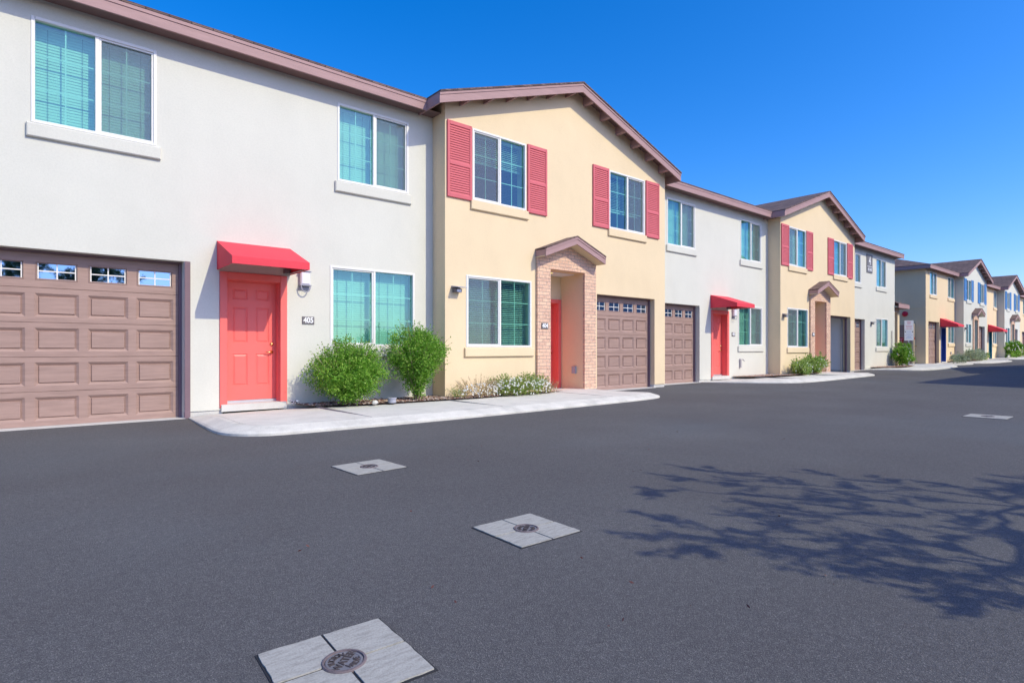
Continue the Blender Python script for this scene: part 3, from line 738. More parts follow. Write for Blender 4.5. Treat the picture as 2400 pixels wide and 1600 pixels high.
# open garage: plaster lining, track, floor
gi = MB(); a, b, Y0, Y1, zc = 25.45, 27.80, DB + .3, DB + 3.4, 2.85
gi.face([(a, Y0, .05), (a, Y1, .05), (a, Y1, zc), (a, Y0, zc)], M['intw']); gi.face([(b, Y0, .05), (b, Y0, zc), (b, Y1, zc), (b, Y1, .05)], M['intw'])
gi.face([(a, Y1, .05), (b, Y1, .05), (b, Y1, zc), (a, Y1, zc)], M['intw']); gi.face([(a, Y0, zc), (a, Y1, zc), (b, Y1, zc), (b, Y0, zc)], M['intw'])
gi.box(b - .03, b - .001, Y0, Y1, .05, .17, M['stem'])
gi.build('garage_interior', h402)
gf = MB(); gf.box(25.40, 27.84, DB - .04, DB + 3.4, -.1, .06, M['stem']); gf.build('garage_floor', h402)
tr_ = MB(); tr_.box(b - .09, b - .04, Y0 + .02, Y0 + .07, .06, 2.40, M['galv']); tr_.box(b - .09, b - .04, Y0 + .07, Y0 + 2.6, 2.5, 2.56, M['galv'])
tr_.tube([(b - .065, Y0 + .045, 2.3), (b - .065, Y0 + .08, 2.45), (b - .065, Y0 + .2, 2.53)], .025, M['galv'], 6); tr_.build('door_track', h402)
jj = MB(); jj.box(27.70, 27.78, DB + .14, DB + .22, .04, 2.5, M['jamb']); jj.box(25.5, 27.7, DB + .14, DB + .22, 2.42, 2.5, M['jamb']); jj.build('door_jamb', h402)
gd = MB()
for k in range(5): gd.box(25.52, 27.68, DB + .75 + k * .5, DB + 1.23 + k * .5, 2.60, 2.64, M['garage'])
gd.build('garage_door', h402, 'raised open garage door')

h401 = house('townhouse', 'white end townhouse with the number 4 building sign high on its wall', 28.25, 35.18, DA, .06, 'white', 'flat',
    wins=[(28.95, 30.38, 4.14, 5.56, 'R', 1, 76), (32.42, 33.86, 4.14, 5.56, 'R', 1, 76), (32.38, 34.1, 1.12, 2.58, 'L', 1, 62)],
    garages=[(28.60, 30.88, .03, 2.46, 4)], roofx=(28.5, 35.53), rake=True)
floodlight(h401, 31.75, DA, 2.36)
bs = MB(); bs.bbox(31.10, 31.84, DA - .03, DA + .001, 4.81, 5.70, M['plate'], .006); bb = bs.build('building_sign', h401)
t = MB(); text_faces(t, '4', .56, lambda u, v, d: (31.47 + u, DA - .032 - d, 5.38 + v), M['paintwhite'], .001, .85, .008)
t.box(31.14, 31.80, DA - .034, DA - .0305, 5.10, 5.12, M['paintwhite'])
text_faces(t, '401-405', .19, lambda u, v, d: (31.47 + u, DA - .032 - d, 4.96 + v), M['paintwhite'], .001, .82, .004)
t.build('lettering', bb)
cp = MB(); cp.tube([(34.62, DA - .04, .1), (34.62, DA - .04, 2.05)], .022, M['pipe'], 8); cp.build('conduit', h401)
# end porch of the white end unit, opening towards the street
def end_porch(h, x, zb):
    m = MB(); y0, y1, x1 = 10.42, 12.3, x + 1.35; bk = M['brick']; wl = M['white']
    m.box(x + .001, x + .14, y0, y0 + .2, zb, 2.97 + zb, bk); m.box(x1 - .3, x1, y0, y0 + .2, zb, 2.97 + zb, M['yellow']); m.box(x + .001, x1, y0, y0 + .2, 2.97 + zb, 3.25 + zb, bk)
    m.box(x1 - .25, x1, y1 - .2, y1, zb, 3.25 + zb, bk); m.box(x1 - .2, x1, y0 + .2, y1 - .2, 2.97 + zb, 3.25 + zb, bk); m.box(x + .001, x1 - .25, y1 - .2, y1, zb, 3.25 + zb, bk)
    m.build('brick_surround', h)
    r = MB(); ym = (y0 + y1) / 2; e0, e1, xr = y0 - .35, y1 + .35, x1 + .4; zt, zp = 3.42 + zb, 3.86 + zb
    r.prism([(e0, zt - .03), (ym, zp - .03), (e1, zt - .03), (e1, zt), (ym, zp), (e0, zt)], 'x', x + .002, xr, M['shingle']); rr = r.build('porch_roof', h)
    f = MB(); f.box(x + .002, xr, e0 - .02, e0 + .01, zt - .24, zt - .032, M['trim']); f.prism([(e0 + .012, zt - .24), (ym, zp - .24), (e1, zt - .24), (e1, zt - .032), (ym, zp - .032), (e0 + .012, zt - .032)], 'x', xr - .03, xr + .001, M['trim'])
    f.box(x + .002, xr - .04, e0 + .012, y0 + .1, zt - .23, zt - .21, M['soffit']); f.build('fascia', rr)
end_porch(h401, 35.18, .1)

# ================================================================== BLOCK 2
Z2 = .14
h5 = house('townhouse', 'yellow corner townhouse beyond the gap, hipped roof and navy door under red awning', 40.65, 47.05, DA, Z2, 'yellow', 'flat',
    wins=[(41.45, 42.88, 4.23, 5.63, 'R', 1, 60), (45.36, 46.84, 4.25, 5.62, 'L', 1, 60), (45.41, 46.86, 1.32, 2.53, 'L', 1, 45)],
    garages=[(41.17, 43.40, .03, 2.62, 4)],
    doors=[(43.78, 44.90, .2, 2.40, 'blue')], roofx=(40.28, 46.7, 50.5), hip=True, zt=6.06)
awning(h5, 43.60, 45.0, DA, 3.02, 2.60, 2.48, .93)
vb = MB(); vb.box(45.9, 46.1, DA - .05, DA, .75, .92, M['pipe']); vb.build('vent_cover', h5)
h6 = house('townhouse', 'white gabled townhouse with blue shutters, nearest in the far row', 47.05, 53.62, DB, Z2, 'white', 'gable',
    wins=[(47.75, 49.00, 4.20, 5.60, 'L', 1, 60), (51.45, 52.70, 4.20, 5.60, 'R', 1, 60), (47.55, 49.02, 1.33, 2.66, 'L', 1, 45)],
    garages=[(51.15, 52.95, .03, 2.56, 4)], porch=dict(cx=50.15, bw=1.5, ow=.95, door='teal'),
    gable=dict(xl=46.66, xr=53.85, xp=50.1, zt=6.06, zp=7.28),
    shut=dict(x=[(47.10, 47.72), (49.02, 49.56), (50.86, 51.43), (52.72, 53.3)], z0=4.16, z1=5.62, mat='shutter_blue'))
floodlight(h6, 47.35, DB, 2.45)
h7 = house('townhouse', 'yellow townhouse with teal door under red awning, between the blue shuttered gables', 53.62, 59.65, DA, Z2 + .04, 'yellow', 'flat',
    wins=[(54.3, 55.7, 4.2, 5.58, 'R', 1, 60), (58.42, 59.75 - .3, 4.2, 5.56, 'L', 1, 60), (58.15, 59.45, 1.32, 2.45, 'L', 1, 45)],
    doors=[(56.78, 57.85, .2, 2.40, 'teal')], garages=[(53.9, 55.8, .03, 2.5, 4)], roofx=(53.85, 59.1, 62.5), zt=6.02)
awning(h7, 56.5, 57.9, DA, 2.98, 2.56, 2.42, .93)
h8 = house('townhouse', 'white gabled townhouse with blue shutters, farther one in the far row', 59.65, 65.9, DB, Z2 + .04, 'white', 'gable',
    wins=[(60.45, 61.55, 4.16, 5.52, 'L', 1, 60), (63.9, 65.0, 4.16, 5.52, 'R', 1, 60), (60.1, 61.6, 1.3, 2.66, 'L', 1, 45)],
    garages=[(63.5, 64.9, .03, 2.6, 3)], porch=dict(cx=62.7, bw=1.4, ow=.9, door='teal'),
    gable=dict(xl=59.05, xr=66.2, xp=62.4, zt=6.0, zp=7.2),
    shut=dict(x=[(59.8, 60.42), (61.57, 62.1), (63.3, 63.87), (65.02, 65.6)], z0=4.12, z1=5.56, mat='shutter_blue'))
floodlight(h8, 59.9, DB, 2.4)
h9 = house('townhouse', 'yellow townhouse cut off by the right edge of the view', 65.9, 73, DA, Z2 + .06, 'yellow', 'flat',
    wins=[(66.5, 67.9, 4.14, 5.48, 'L', 1, 60), (70.5, 71.9, 4.14, 5.48, 'R', 1, 60), (67.3, 68.7, 1.3, 2.6, 'L', 1, 45)],
    garages=[(70.0, 72.2, .03, 2.5, 4)], roofx=(66.2, 73.3), rake=True, zt=6.0)
floodlight(h9, 66.6, DA, 2.4)
# side wall fittings of the corner house: service closet, alarm bell, band, cable
uc = MB(); x = 40.65
uc.box(x - .26, x - .001, 10.78, 11.72, .12, 2.62, M['yellow']); ucb = uc.build('service_closet', h5, 'cream service closet against the side wall')
ud = MB(); ud.box(x - .285, x - .261, 10.88, 11.64, .22, 2.54, M['garage']); ud.build('door', ucb)
rs = MB(); rs.box(x - .297, x - .286, 11.30, 11.58, 1.46, 1.78, M['signred'])
for k, w_ in enumerate((.2, .15, .2)): rs.box(x - .300, x - .2975, 11.44 - w_ / 2, 11.44 + w_ / 2, 1.69 - k * .085, 1.71 - k * .085, M['paintwhite'])
rs.build('warning_sign', ucb, 'red warning sign')
sr = MB(); sr.box(x - .2, x - .06, 10.765, 10.779, 1.66, 1.80, M['signred']); sr.build('small_sign', ucb)
hh = MB(); hh.tube([(x - .12, 10.77, 1.28), (x - .12, 10.72, 1.28), (x - .05, 10.70, 1.28)], .02, M['brass'], 6); hh.build('handle', ucb)
be = MB(); be.disc((x, 11.30, 3.22), [(.15, 0), (.16, .04), (.13, .09), (.05, .11), (.03, .14)], M['signred'], 24, 'x'); be.build('alarm_bell', h5, smooth=True)
bd = MB(); bd.box(x - .03, x - .001, 10.27, 14, 3.52, 3.58, M['yellow']); bd.build('wall_band', h5)

# ================================================================== opposite block (casts the shade on the far road)
def far_side(label, x0, x1, kind, peak=None, mat='white'):
    h = root('townhouse', ((x0 + x1) / 2, -1.4, g(x0)), label, 'townhouse', 'houses on the other side of the alley')
    m = MB(); yf, yb = (-.95 if kind == 'gable' else -1.45), -11
    hl = []; z = x0 + .7
    ws = [(x0 + 1.0, x0 + 2.4), (x1 - 2.4, x1 - 1.0)]
    m.box(x0, x1, yb, yf, -.2, 5.8, M[mat])
    if kind == 'gable': m.prism([(x0, 5.8), (x1, 5.8), ((x0 + x1) / 2, peak - .15)], 'y', yb, yf, M[mat])
    m.build('wall', h)
    r = MB(); e = yf + .33
    if kind == 'gable':
        xm = (x0 + x1) / 2
        r.prism([(x0 - .3, 5.85), (xm, peak - .2), (x1 + .3, 5.85), (x1 + .3, 6.05), (xm, peak), (x0 - .3, 6.05)], 'y', yb, e, M['shingle'])
    else:
        r.prism([(e, 5.85), (e, 6.05), (-6.2, 7.8), (yb - .3, 6.05), (yb - .3, 5.85)], 'x', x0 - .35, x1, M['shingle'])
    r.build('roof', h)
    for a, b in ws:
        w = MB(); w.bbox(a, b, yf + .0, yf + .02, 4.2, 5.6, M['vinyl']); ww = w.build('window', h)
        p_ = MB(); p_.box(a + .06, b - .06, yf + .021, yf + .03, 4.26, 5.54, M['garpane']); p_.build('pane', ww)
    d = MB(); d.box(x0 + 3.2, x0 + 5.4, yf + .001, yf + .03, 0.1, 2.5, M['garage']); d.build('garage_door', h)
far_side('white flat fronted townhouse across the alley, outside the view on the right', 23.9, 32.6, 'flat')
far_side('yellow gabled townhouse across the alley, outside the view on the right', 32.6, 46.4, 'gable', 7.95, 'yellow')
far_side('white townhouse at the far end across the alley, outside the view', 46.4, 58, 'flat')

# ================================================================== ground, kerbs, beds
gm = MB()
xs = [-160, -60, -20, 0, 10, 16, 22, 28, 32, 36, 41, 46, 51, 55, 60, 66, 75, 90, 110, 200, 700]; ysg = [-300, -60, -20, 0, 12, 25, 60, 500]
idx = {}
for i, x in enumerate(xs):
    for j, y in enumerate(ysg): idx[i, j] = len(gm.v); gm.v.append((x, y, g(x)))
for i in range(len(xs) - 1):
    for j in range(len(ysg) - 1): gm.f.append((idx[i, j], idx[i + 1, j], idx[i + 1, j + 1], idx[i, j + 1])); gm.m.append(gm.mi(M['asphalt']))
struct('asphalt_road', gm)

def resample(pts, step=.12):
    out = []
    for a, b in zip(pts, pts[1:] + pts[:1]):
        n = max(1, int(math.dist(a, b) / step / 3)); out += [(a[0] + (b[0] - a[0]) * k / n, a[1] + (b[1] - a[1]) * k / n) for k in range(n)]
    return out
def smooth(pts, it=2):
    """chaikin on an open line"""
    for _ in range(it):
        q = [pts[0]]
        for a, b in zip(pts, pts[1:]):
            q += [(a[0] * .75 + b[0] * .25, a[1] * .75 + b[1] * .25), (a[0] * .25 + b[0] * .75, a[1] * .25 + b[1] * .75)]
        q.append(pts[-1]); pts = q
    return pts
def offset(line, d):
    out = []
    for i, p in enumerate(line):
        a = Vector(line[max(i - 1, 0)]); b = Vector(line[min(i + 1, len(line) - 1)]); t_ = (b - a).normalized(); n = Vector((-t_.y, t_.x))
        out.append((p[0] + n.x * d, p[1] + n.y * d))
    return out
def island(line, ywall, top=.105, kw=.30, low0=0.0, low1=None, bed=None, joints=()):
    """line: road-side edge, from left wall end round to right wall end (interior to the left of travel)"""
    ln = smooth(line, 2); n = len(ln)
    k = MB(); prof = [(0, -.1), (0, .03), (.03, .05), (.17, top - .015), (.22, top), (kw, top + .002)]
    def ht(i):
        f = min(1, i / (n * .16)); return low0 + (1 - low0) * (f * f * (3 - 2 * f)) if low0 < 1 else 1
    rings = []
    for d, z in prof:
        of = offset(ln, d); rings.append([(x, y, g(x) + (z * ht(i) if z > 0 else z)) for i, (x, y) in enumerate(of)])
    for A, B in zip(rings, rings[1:]):
        for i in range(n - 1): k.face([A[i], A[i + 1], B[i + 1], B[i]], M['kerb'])
    struct('kerb', k, smooth=False)
    s = MB(); inner = offset(ln, kw + .008)
    pts = [(x, y, g(x) + (top + .001) * ht(i)) for i, (x, y) in enumerate(inner)]
    xw0, xw1 = max(line[0][0], pts[0][0]), line[-1][0]
    s.face(pts + [(xw1, ywall, g(xw1) + top), (xw0 - .02, ywall, g(xw0) + top * ht(0))], M['concrete'])
    for xj in joints:
        yk = min(p[1] for p in inner if abs(p[0] - xj) < .8); s.box(xj - .0035, xj + .0035, yk, ywall - .45, g(xj) + top - .02, g(xj) + top + .004, M['joint'])
    struct('pavement', s)
    return ln

island([(1.96, 10.24), (1.92, 9.6), (1.86, 8.4), (1.90, 7.85), (2.25, 7.48), (2.9, 7.43), (5.3, 7.38), (8.6, 7.5), (10.2, 7.58), (10.95, 7.72), (11.1, 8.1), (10.9, 8.6), (10.85, 9.2), (11.02, 9.76)], DA, low0=.35, joints=(3.84, 6.3, 9.35))
island([(16.6, 10.24), (16.9, 9.5), (17.5, 8.6), (18.2, 8.0), (19.4, 7.85), (21, 7.85), (23.08, 7.92), (24.6, 7.95), (25.5, 8.05), (25.6, 8.45), (25.3, 9.0), (25.45, 9.76)], DA, low0=.2, joints=(19.2, 22.4))
island([(30.95, 10.24), (31.1, 9.5), (31.4, 8.5), (32.2, 8.0), (34, 7.95), (37, 8.1), (38.6, 8.25), (39.0, 8.5), (38.6, 9.0), (38.2, 9.6)], 10.24, low0=.2)
island([(39.4, 12.5), (39.5, 10), (40.2, 9.1), (41.4, 8.7), (43.0, 8.45), (43.5, 8.6), (43.5, 9.1), (43.4, 9.6)], 10.2, top=.07)
island([(43.6, 10.24), (44.0, 9.3), (44.8, 8.3), (46.0, 8.0), (49, 7.9), (51.0, 7.9), (51.5, 8.2), (51.3, 8.8), (51.15, 9.76)], DA, low0=.3, top=.1)
island([(56.0, 10.24), (56.3, 9.2), (57.0, 8.4), (58.5, 8.1), (61, 8.1), (63.0, 8.15), (63.6, 8.5), (63.4, 9.76)], DA, low0=.3, top=.1)

def bed(poly, mat, z=.122):
    b = MB(); b.face([(x, y, g(x) + z) for x, y in poly], mat); struct('planting_bed', b)
def chips(poly, n, mats, name, z=.122, size=(.012, .03)):
    xa, xb = min(p[0] for p in poly), max(p[0] for p in poly); ya, yb = min(p[1] for p in poly), max(p[1] for p in poly)
    def inside(x, y):
        c = False
        for (x1, y1), (x2, y2) in zip(poly, poly[1:] + poly[:1]):
            if (y1 > y) != (y2 > y) and x < (x2 - x1) * (y - y1) / (y2 - y1) + x1: c = not c
        return c
    m = MB(); k = 0
    while k < n:
        x, y = random.uniform(xa, xb), random.uniform(ya, yb)
        if not inside(x, y): continue
        k += 1; s = random.uniform(*size); mt = random.choice(mats); a = random.uniform(0, 6.3); tz = random.uniform(.2, .6) * s
        zz = g(x) + z; c = [(x + s * math.cos(a + q * 1.57) * random.uniform(.5, 1), y + s * math.sin(a + q * 1.57) * random.uniform(.5, 1), zz + random.uniform(0, tz)) for q in range(4)]
        tp = (x, y, zz + tz + .006)
        for q in range(4): m.face([c[q], c[(q + 1) % 4], tp], mt)
    o = struct(name, m, kind='stuff'); o['label'] = 'loose landscaping chips scattered over the planting bed'; o['category'] = 'gravel'
c1 = paint('chip_red', (.33, .17, .12), .95); c2 = paint('chip_tan', (.52, .38, .28), .95); c3 = paint('chip_dark', (.12, .07, .06), .95); c4 = paint('chip_pale', (.6, .52, .46), .95)
P1 = [(3.62, 10.25), (3.72, 9.72), (4.6, 9.45), (6.9, 9.28), (9.0, 9.38), (9.7, 9.6), (9.0, 9.72), (6.48, 9.79), (6.48, 10.25)]
bed(P1, M['bark']); chips(P1, 2600, [c1, c2, c3, c3, c4], 'mulch')
P2 = [(18.5, 10.25), (18.9, 9.75), (21, 9.35), (23.5, 9.35), (24.3, 9.7), (21.1, 9.79), (21.1, 10.25)]
bed(P2, M['pink']); chips(P2, 900, [c1, c2, c4], 'gravel')
P3 = [(31.6, 10.25), (32.3, 9.6), (34, 9.35), (36.2, 9.6), (36.3, 10.25)]
bed(P3, M['pink']); chips(P3, 500, [c1, c2, c4], 'gravel')
P4 = [(39.6, 10.25), (40.3, 9.75), (43.2, 9.6), (43.3, 10.25)]
P5 = [(45.2, 10.25), (45.8, 9.5), (50, 9.3), (50.2, 9.77), (47.1, 9.77), (47.05, 10.25)]
bed(P5, M['pink'])

# ================================================================== plants
def rnd_dir(): 
    while True:
        v = Vector((random.uniform(-1, 1), random.uniform(-1, 1), random.uniform(-1, 1)))
        if .05 < v.length < 1: return v.normalized()
def bush(label, loc, rx, ry, hz, nleaf, mat='shrub', z0=.12, leaf=(.028, .010), stems=14, sprigs=30, shape=1.0, flowers=0, cat='shrub', name='shrub', group=None, low=.35, fmat='petal', fsize=.018, sprl=.22, outward=.35):
    h = root(name, (loc[0], loc[1], g(loc[0]) + z0), label, cat, group)
    bx, by, bz = loc[0], loc[1], g(loc[0]) + z0
    cz = bz + hz * (.5 + low * .25); rz = hz * (.5 - low * .05)
    f = MB(); ncl = max(18, nleaf // 34); cl = []
    ph = [random.uniform(0, 6.3) for _ in range(4)]
    for _ in range(ncl):
        d = rnd_dir(); rr = random.uniform(0, 1) ** .38
        az = math.atan2(d.y, d.x)
        w = 1 + .10 * math.sin(3 * az + ph[0]) + .08 * math.sin(5 * az + ph[1]) + .10 * math.sin(4 * d.z + ph[2])
        taper = 1 if d.z > -.1 else 1 - shape * (-d.z) * .55
        p = Vector((bx + d.x * rx * rr * w * taper, by + d.y * ry * rr * w * taper, cz + d.z * rz * rr * w))
        if p.z < bz + .03: p.z = bz + random.uniform(.03, .15)
        cl.append((p, d, rr))
    for p, d, rr in cl:
        for _ in range(34):
            q = p + Vector((random.gauss(0, .05), random.gauss(0, .05), random.gauss(0, .055)))
            if q.z < bz + .01: continue
            dd = (rnd_dir() + d * outward + Vector((0, 0, .25))).normalized()
            f.leaf(q, dd, leaf[0] * random.uniform(.7, 1.4), leaf[1] * random.uniform(.7, 1.3), M[mat])
    st = MB()
    for _ in range(sprigs):
        d = rnd_dir(); d.z = abs(d.z) * .9 + .1 if random.random() < .8 else d.z * .3; d.normalize()
        a = Vector((bx + d.x * rx * .8, by + d.y * ry * .8, cz + d.z * rz * .8)); ln = random.uniform(.5, 1) * sprl + .1
        e_ = a + (d + Vector((0, 0, .5))).normalized() * ln; st.tube([tuple(a), tuple((a + e_) / 2), tuple(e_)], [.003, .0025, .0015], M['wood'], 3)
        for k in range(11):
            q = a.lerp(e_, random.uniform(.25, 1)); f.leaf(q, (rnd_dir() + d * .6).normalized(), leaf[0] * random.uniform(.6, 1.1), leaf[1] * .9, M[mat])
    for _ in range(stems):
        a = random.uniform(0, 6.3); r0 = random.uniform(0, .06) ; b0 = (bx + r0 * math.cos(a), by + r0 * math.sin(a), bz - .02)
        t1 = (bx + rx * .45 * math.cos(a), by + ry * .45 * math.sin(a), bz + hz * .45); mid = ((b0[0] * 1.3 + t1[0] * .7) / 2, (b0[1] * 1.3 + t1[1] * .7) / 2, (b0[2] + t1[2]) / 2)
        t2 = (bx + rx * .8 * math.cos(a), by + ry * .8 * math.sin(a), bz + hz * .75)
        st.tube([b0, mid, t1, t2], [.010, .008, .006, .003], M['wood'], 5)
    f.build('foliage', h); 
    if stems or sprigs: st.build('stem', h)
    if flowers:
        fl = MB()
        for _ in range(flowers):
            d = rnd_dir(); d.z = abs(d.z)
            if d.y > .3: d.y = -d.y
            p = Vector((bx + d.x * rx * 1.02, by + d.y * ry * 1.02, cz + d.z * rz * 1.0 - (.0 if random.random() < .6 else random.uniform(0, rz * 1.2))))
            if p.z < bz + .02: p.z = bz + random.uniform(.02, .2)
            for q in range(5):
                a = q * 1.256 + random.uniform(-.2, .2); dd = (Vector((math.cos(a), -.3, math.sin(a))) + d * .25).normalized(); fl.leaf(p, dd, fsize, fsize * .42, M[fmat])
        fl.build('flowers', h)['kind'] = 'stuff'
    return h
bush('round bright green shrub under the ground floor window, beside the coral door', (4.36, 9.62), .66, .50, 1.05, 26000, leaf=(.034, .0115), sprigs=80, stems=6, shape=.55, low=.1)
bush('taller green shrub with bare woody base at the corner of the yellow house', (5.72, 9.60), .52, .46, 1.27, 23000, leaf=(.034, .0115), sprigs=80, stems=16, shape=1.1, low=.4, sprl=.28)
bush('trailing plant thick with white flowers left of the brick porch', (8.15, 9.38), .82, .30, .36, 5600, mat='flowerleaf', leaf=(.032, .012), stems=0, sprigs=40, shape=.2, flowers=240, fsize=.026, low=0, sprl=.1, name='flowering_shrub')
bush('sparse dry flowering plant near the corner of the yellow wall', (7.05, 9.42), .46, .24, .27, 1400, mat='dryleaf', leaf=(.024, .008), stems=6, sprigs=50, shape=.2, flowers=90, fsize=.026, low=0, sprl=.16, name='flowering_shrub')
bush('small brown dried plant at the foot of the brick porch', (8.95, 9.36), .22, .16, .2, 420, mat='dryleaf', leaf=(.02, .007), stems=4, sprigs=18, shape=.2, flowers=8, low=0, sprl=.1, name='dry_plant', cat='plant')
bush('tiny tan groundcover at the foot of the yellow corner', (6.62, 9.50), .2, .12, .13, 260, mat='shrub2', leaf=(.02, .007), stems=0, sprigs=12, shape=.2, flowers=6, low=0, sprl=.08, name='dry_plant', cat='plant')
bush('yellow green leafy shrub below the second gable window, left one', (22.0, 9.42), .58, .32, .46, 2200, mat='shrub2', leaf=(.06, .026), stems=4, sprigs=20, shape=.3, flowers=40, low=0, fsize=.03)
bush('yellow green leafy shrub by the second brick porch, right one', (23.25, 9.42), .66, .34, .60, 2600, mat='shrub2', leaf=(.06, .026), stems=4, sprigs=24, shape=.3, flowers=60, low=0, fsize=.03)
bush('round dense green bush beside the metal sign post', (34.8, 9.78), .66, .45, 1.12, 3600, leaf=(.07, .028), stems=6, sprigs=20, shape=.4, low=.1, flowers=14, fsize=.04)
bush('low grey green mound before the corner house garage', (42.4, 9.05), .75, .4, .48, 1500, mat='sage', leaf=(.09, .02), stems=0, sprigs=10, shape=.1, low=0, name='groundcover_shrub')
bush('wide grey green mound before the nearest blue shuttered house', (47.9, 9.35), 1.75, .45, .68, 3600, mat='sage', leaf=(.09, .022), stems=0, sprigs=14, shape=.1, low=0, name='groundcover_shrub')
bush('small bright green plant at the end of the wide grey mound', (50.05, 9.35), .45, .3, .42, 500, mat='shrub2', leaf=(.09, .03), stems=0, sprigs=6, shape=.1, low=0)
bush('rounded green bush with pale flowers near the farther blue shuttered house', (60.2, 9.3), 1.35, .6, 1.25, 2200, leaf=(.11, .045), stems=4, sprigs=8, shape=.3, low=0, flowers=30, fsize=.07)
bush('low yellowish plant right of the farthest green bush', (62.5, 9.3), .9, .4, .55, 800, mat='shrub2', leaf=(.11, .04), stems=0, sprigs=6, shape=.1, low=0)
bush('small low plant at the right edge of the view', (67.6, 9.7), .9, .3, .42, 500, mat='shrub2', leaf=(.1, .04), stems=0, sprigs=4, shape=.1, low=0)

# tree beside the camera whose shadow falls on the asphalt
def tree(label, base, hgt, crown_r, crown_c, nl, seed, leafl=.07, lean=(0, 0), clump=26):
    random.seed(seed)
    h = root('tree', (base[0], base[1], 0), label, 'tree', 'trees across the alley')
    tb = MB(); lf = MB(); tips = []
    def grow(p, d, l, r, lv):
        pts = [p]; q = p.copy(); dd = d.copy(); n = 4
        for k in range(n):
            dd = (dd + rnd_dir() * .13 + Vector((0, 0, .03))).normalized(); q = q + dd * l / n; pts.append(q.copy())
        tb.tube([tuple(x) for x in pts], [r * (1 - .45 * i / n) for i in range(n + 1)], M['trunk'], 6 if lv < 2 else 4)
        if lv >= 3 and random.random() < nl: tips.extend([(x, dd.copy(), lv) for x in pts[1:]])
        if lv >= 5: return
        for _ in range(3 if lv < 4 else 2):
            nd = (dd + rnd_dir() * (.62 if lv else .75)).normalized(); nd.z = max(nd.z, -.12); nd.normalize()
            grow(pts[random.choice((2, 3, 4, 4))], nd, l * random.uniform(.62, .82), r * .55, lv + 1)
    grow(Vector((base[0], base[1], -.1)), Vector((lean[0], lean[1], 1)).normalized(), hgt * .34, hgt * .018, 0)
    for (x, d, lv) in tips:
        if True:
            for _ in range(clump):
                q = x + Vector((random.gauss(0, .055), random.gauss(0, .055), random.gauss(0, .045)))
                lf.leaf(q, (d + rnd_dir() * .8).normalized(), leafl * random.uniform(.7, 1.4), leafl * .17, M['treeleaf'])
    tb.build('trunk', h); lf.build('crown', h)
    return h
SH = [(3.7,2.64),(3.56,2.69),(4.13,2.75),(4.58,2.74),(4.39,2.49),(4.04,2.08),(4.23,2.31),(4.7,2.19),(4.51,1.96),(4.14,1.86),(4.32,1.78),(4.68,2.01),(4.8,1.71),(4.53,1.53),(3.77,1.88),(3.57,1.72),(3.43,1.57),(3.05,1.95),(3.04,2.03),(2.93,1.73),(2.96,1.65),(3.14,1.6),(3.02,1.41),(2.97,1.31),(3.86,1.53),(3.39,1.43),(3.4,1.3),(3.56,1.25),(3.27,1.12),(3.14,1.27),(3.2,0.99),(3.11,1.01),(3.24,0.9),(3.42,1.07),(3.66,1.08),(3.71,0.96),(4.02,0.94),(4.23,0.84),(4.39,0.71),(4.24,0.63),(3.73,0.81),(3.51,0.86),(3.1,0.8),(3.16,0.7),(3.07,0.61),(3.58,0.62),(3.7,0.57),(3.21,0.49),(3.41,0.62),(5.31,1.6),(5.2,1.38),(5.55,1.23),(5.5,1.05),(5.27,0.91),(5.59,0.84),(5.15,0.76),(4.36,1.21),(4.54,0.96),(4.8,0.85),(4.92,1.14),(4.23,1.38),(2.71,2.01),(2.72,1.77),(5.18,1.96),(3.86,1.8),(4.41,1.63),(4.62,1.33)]
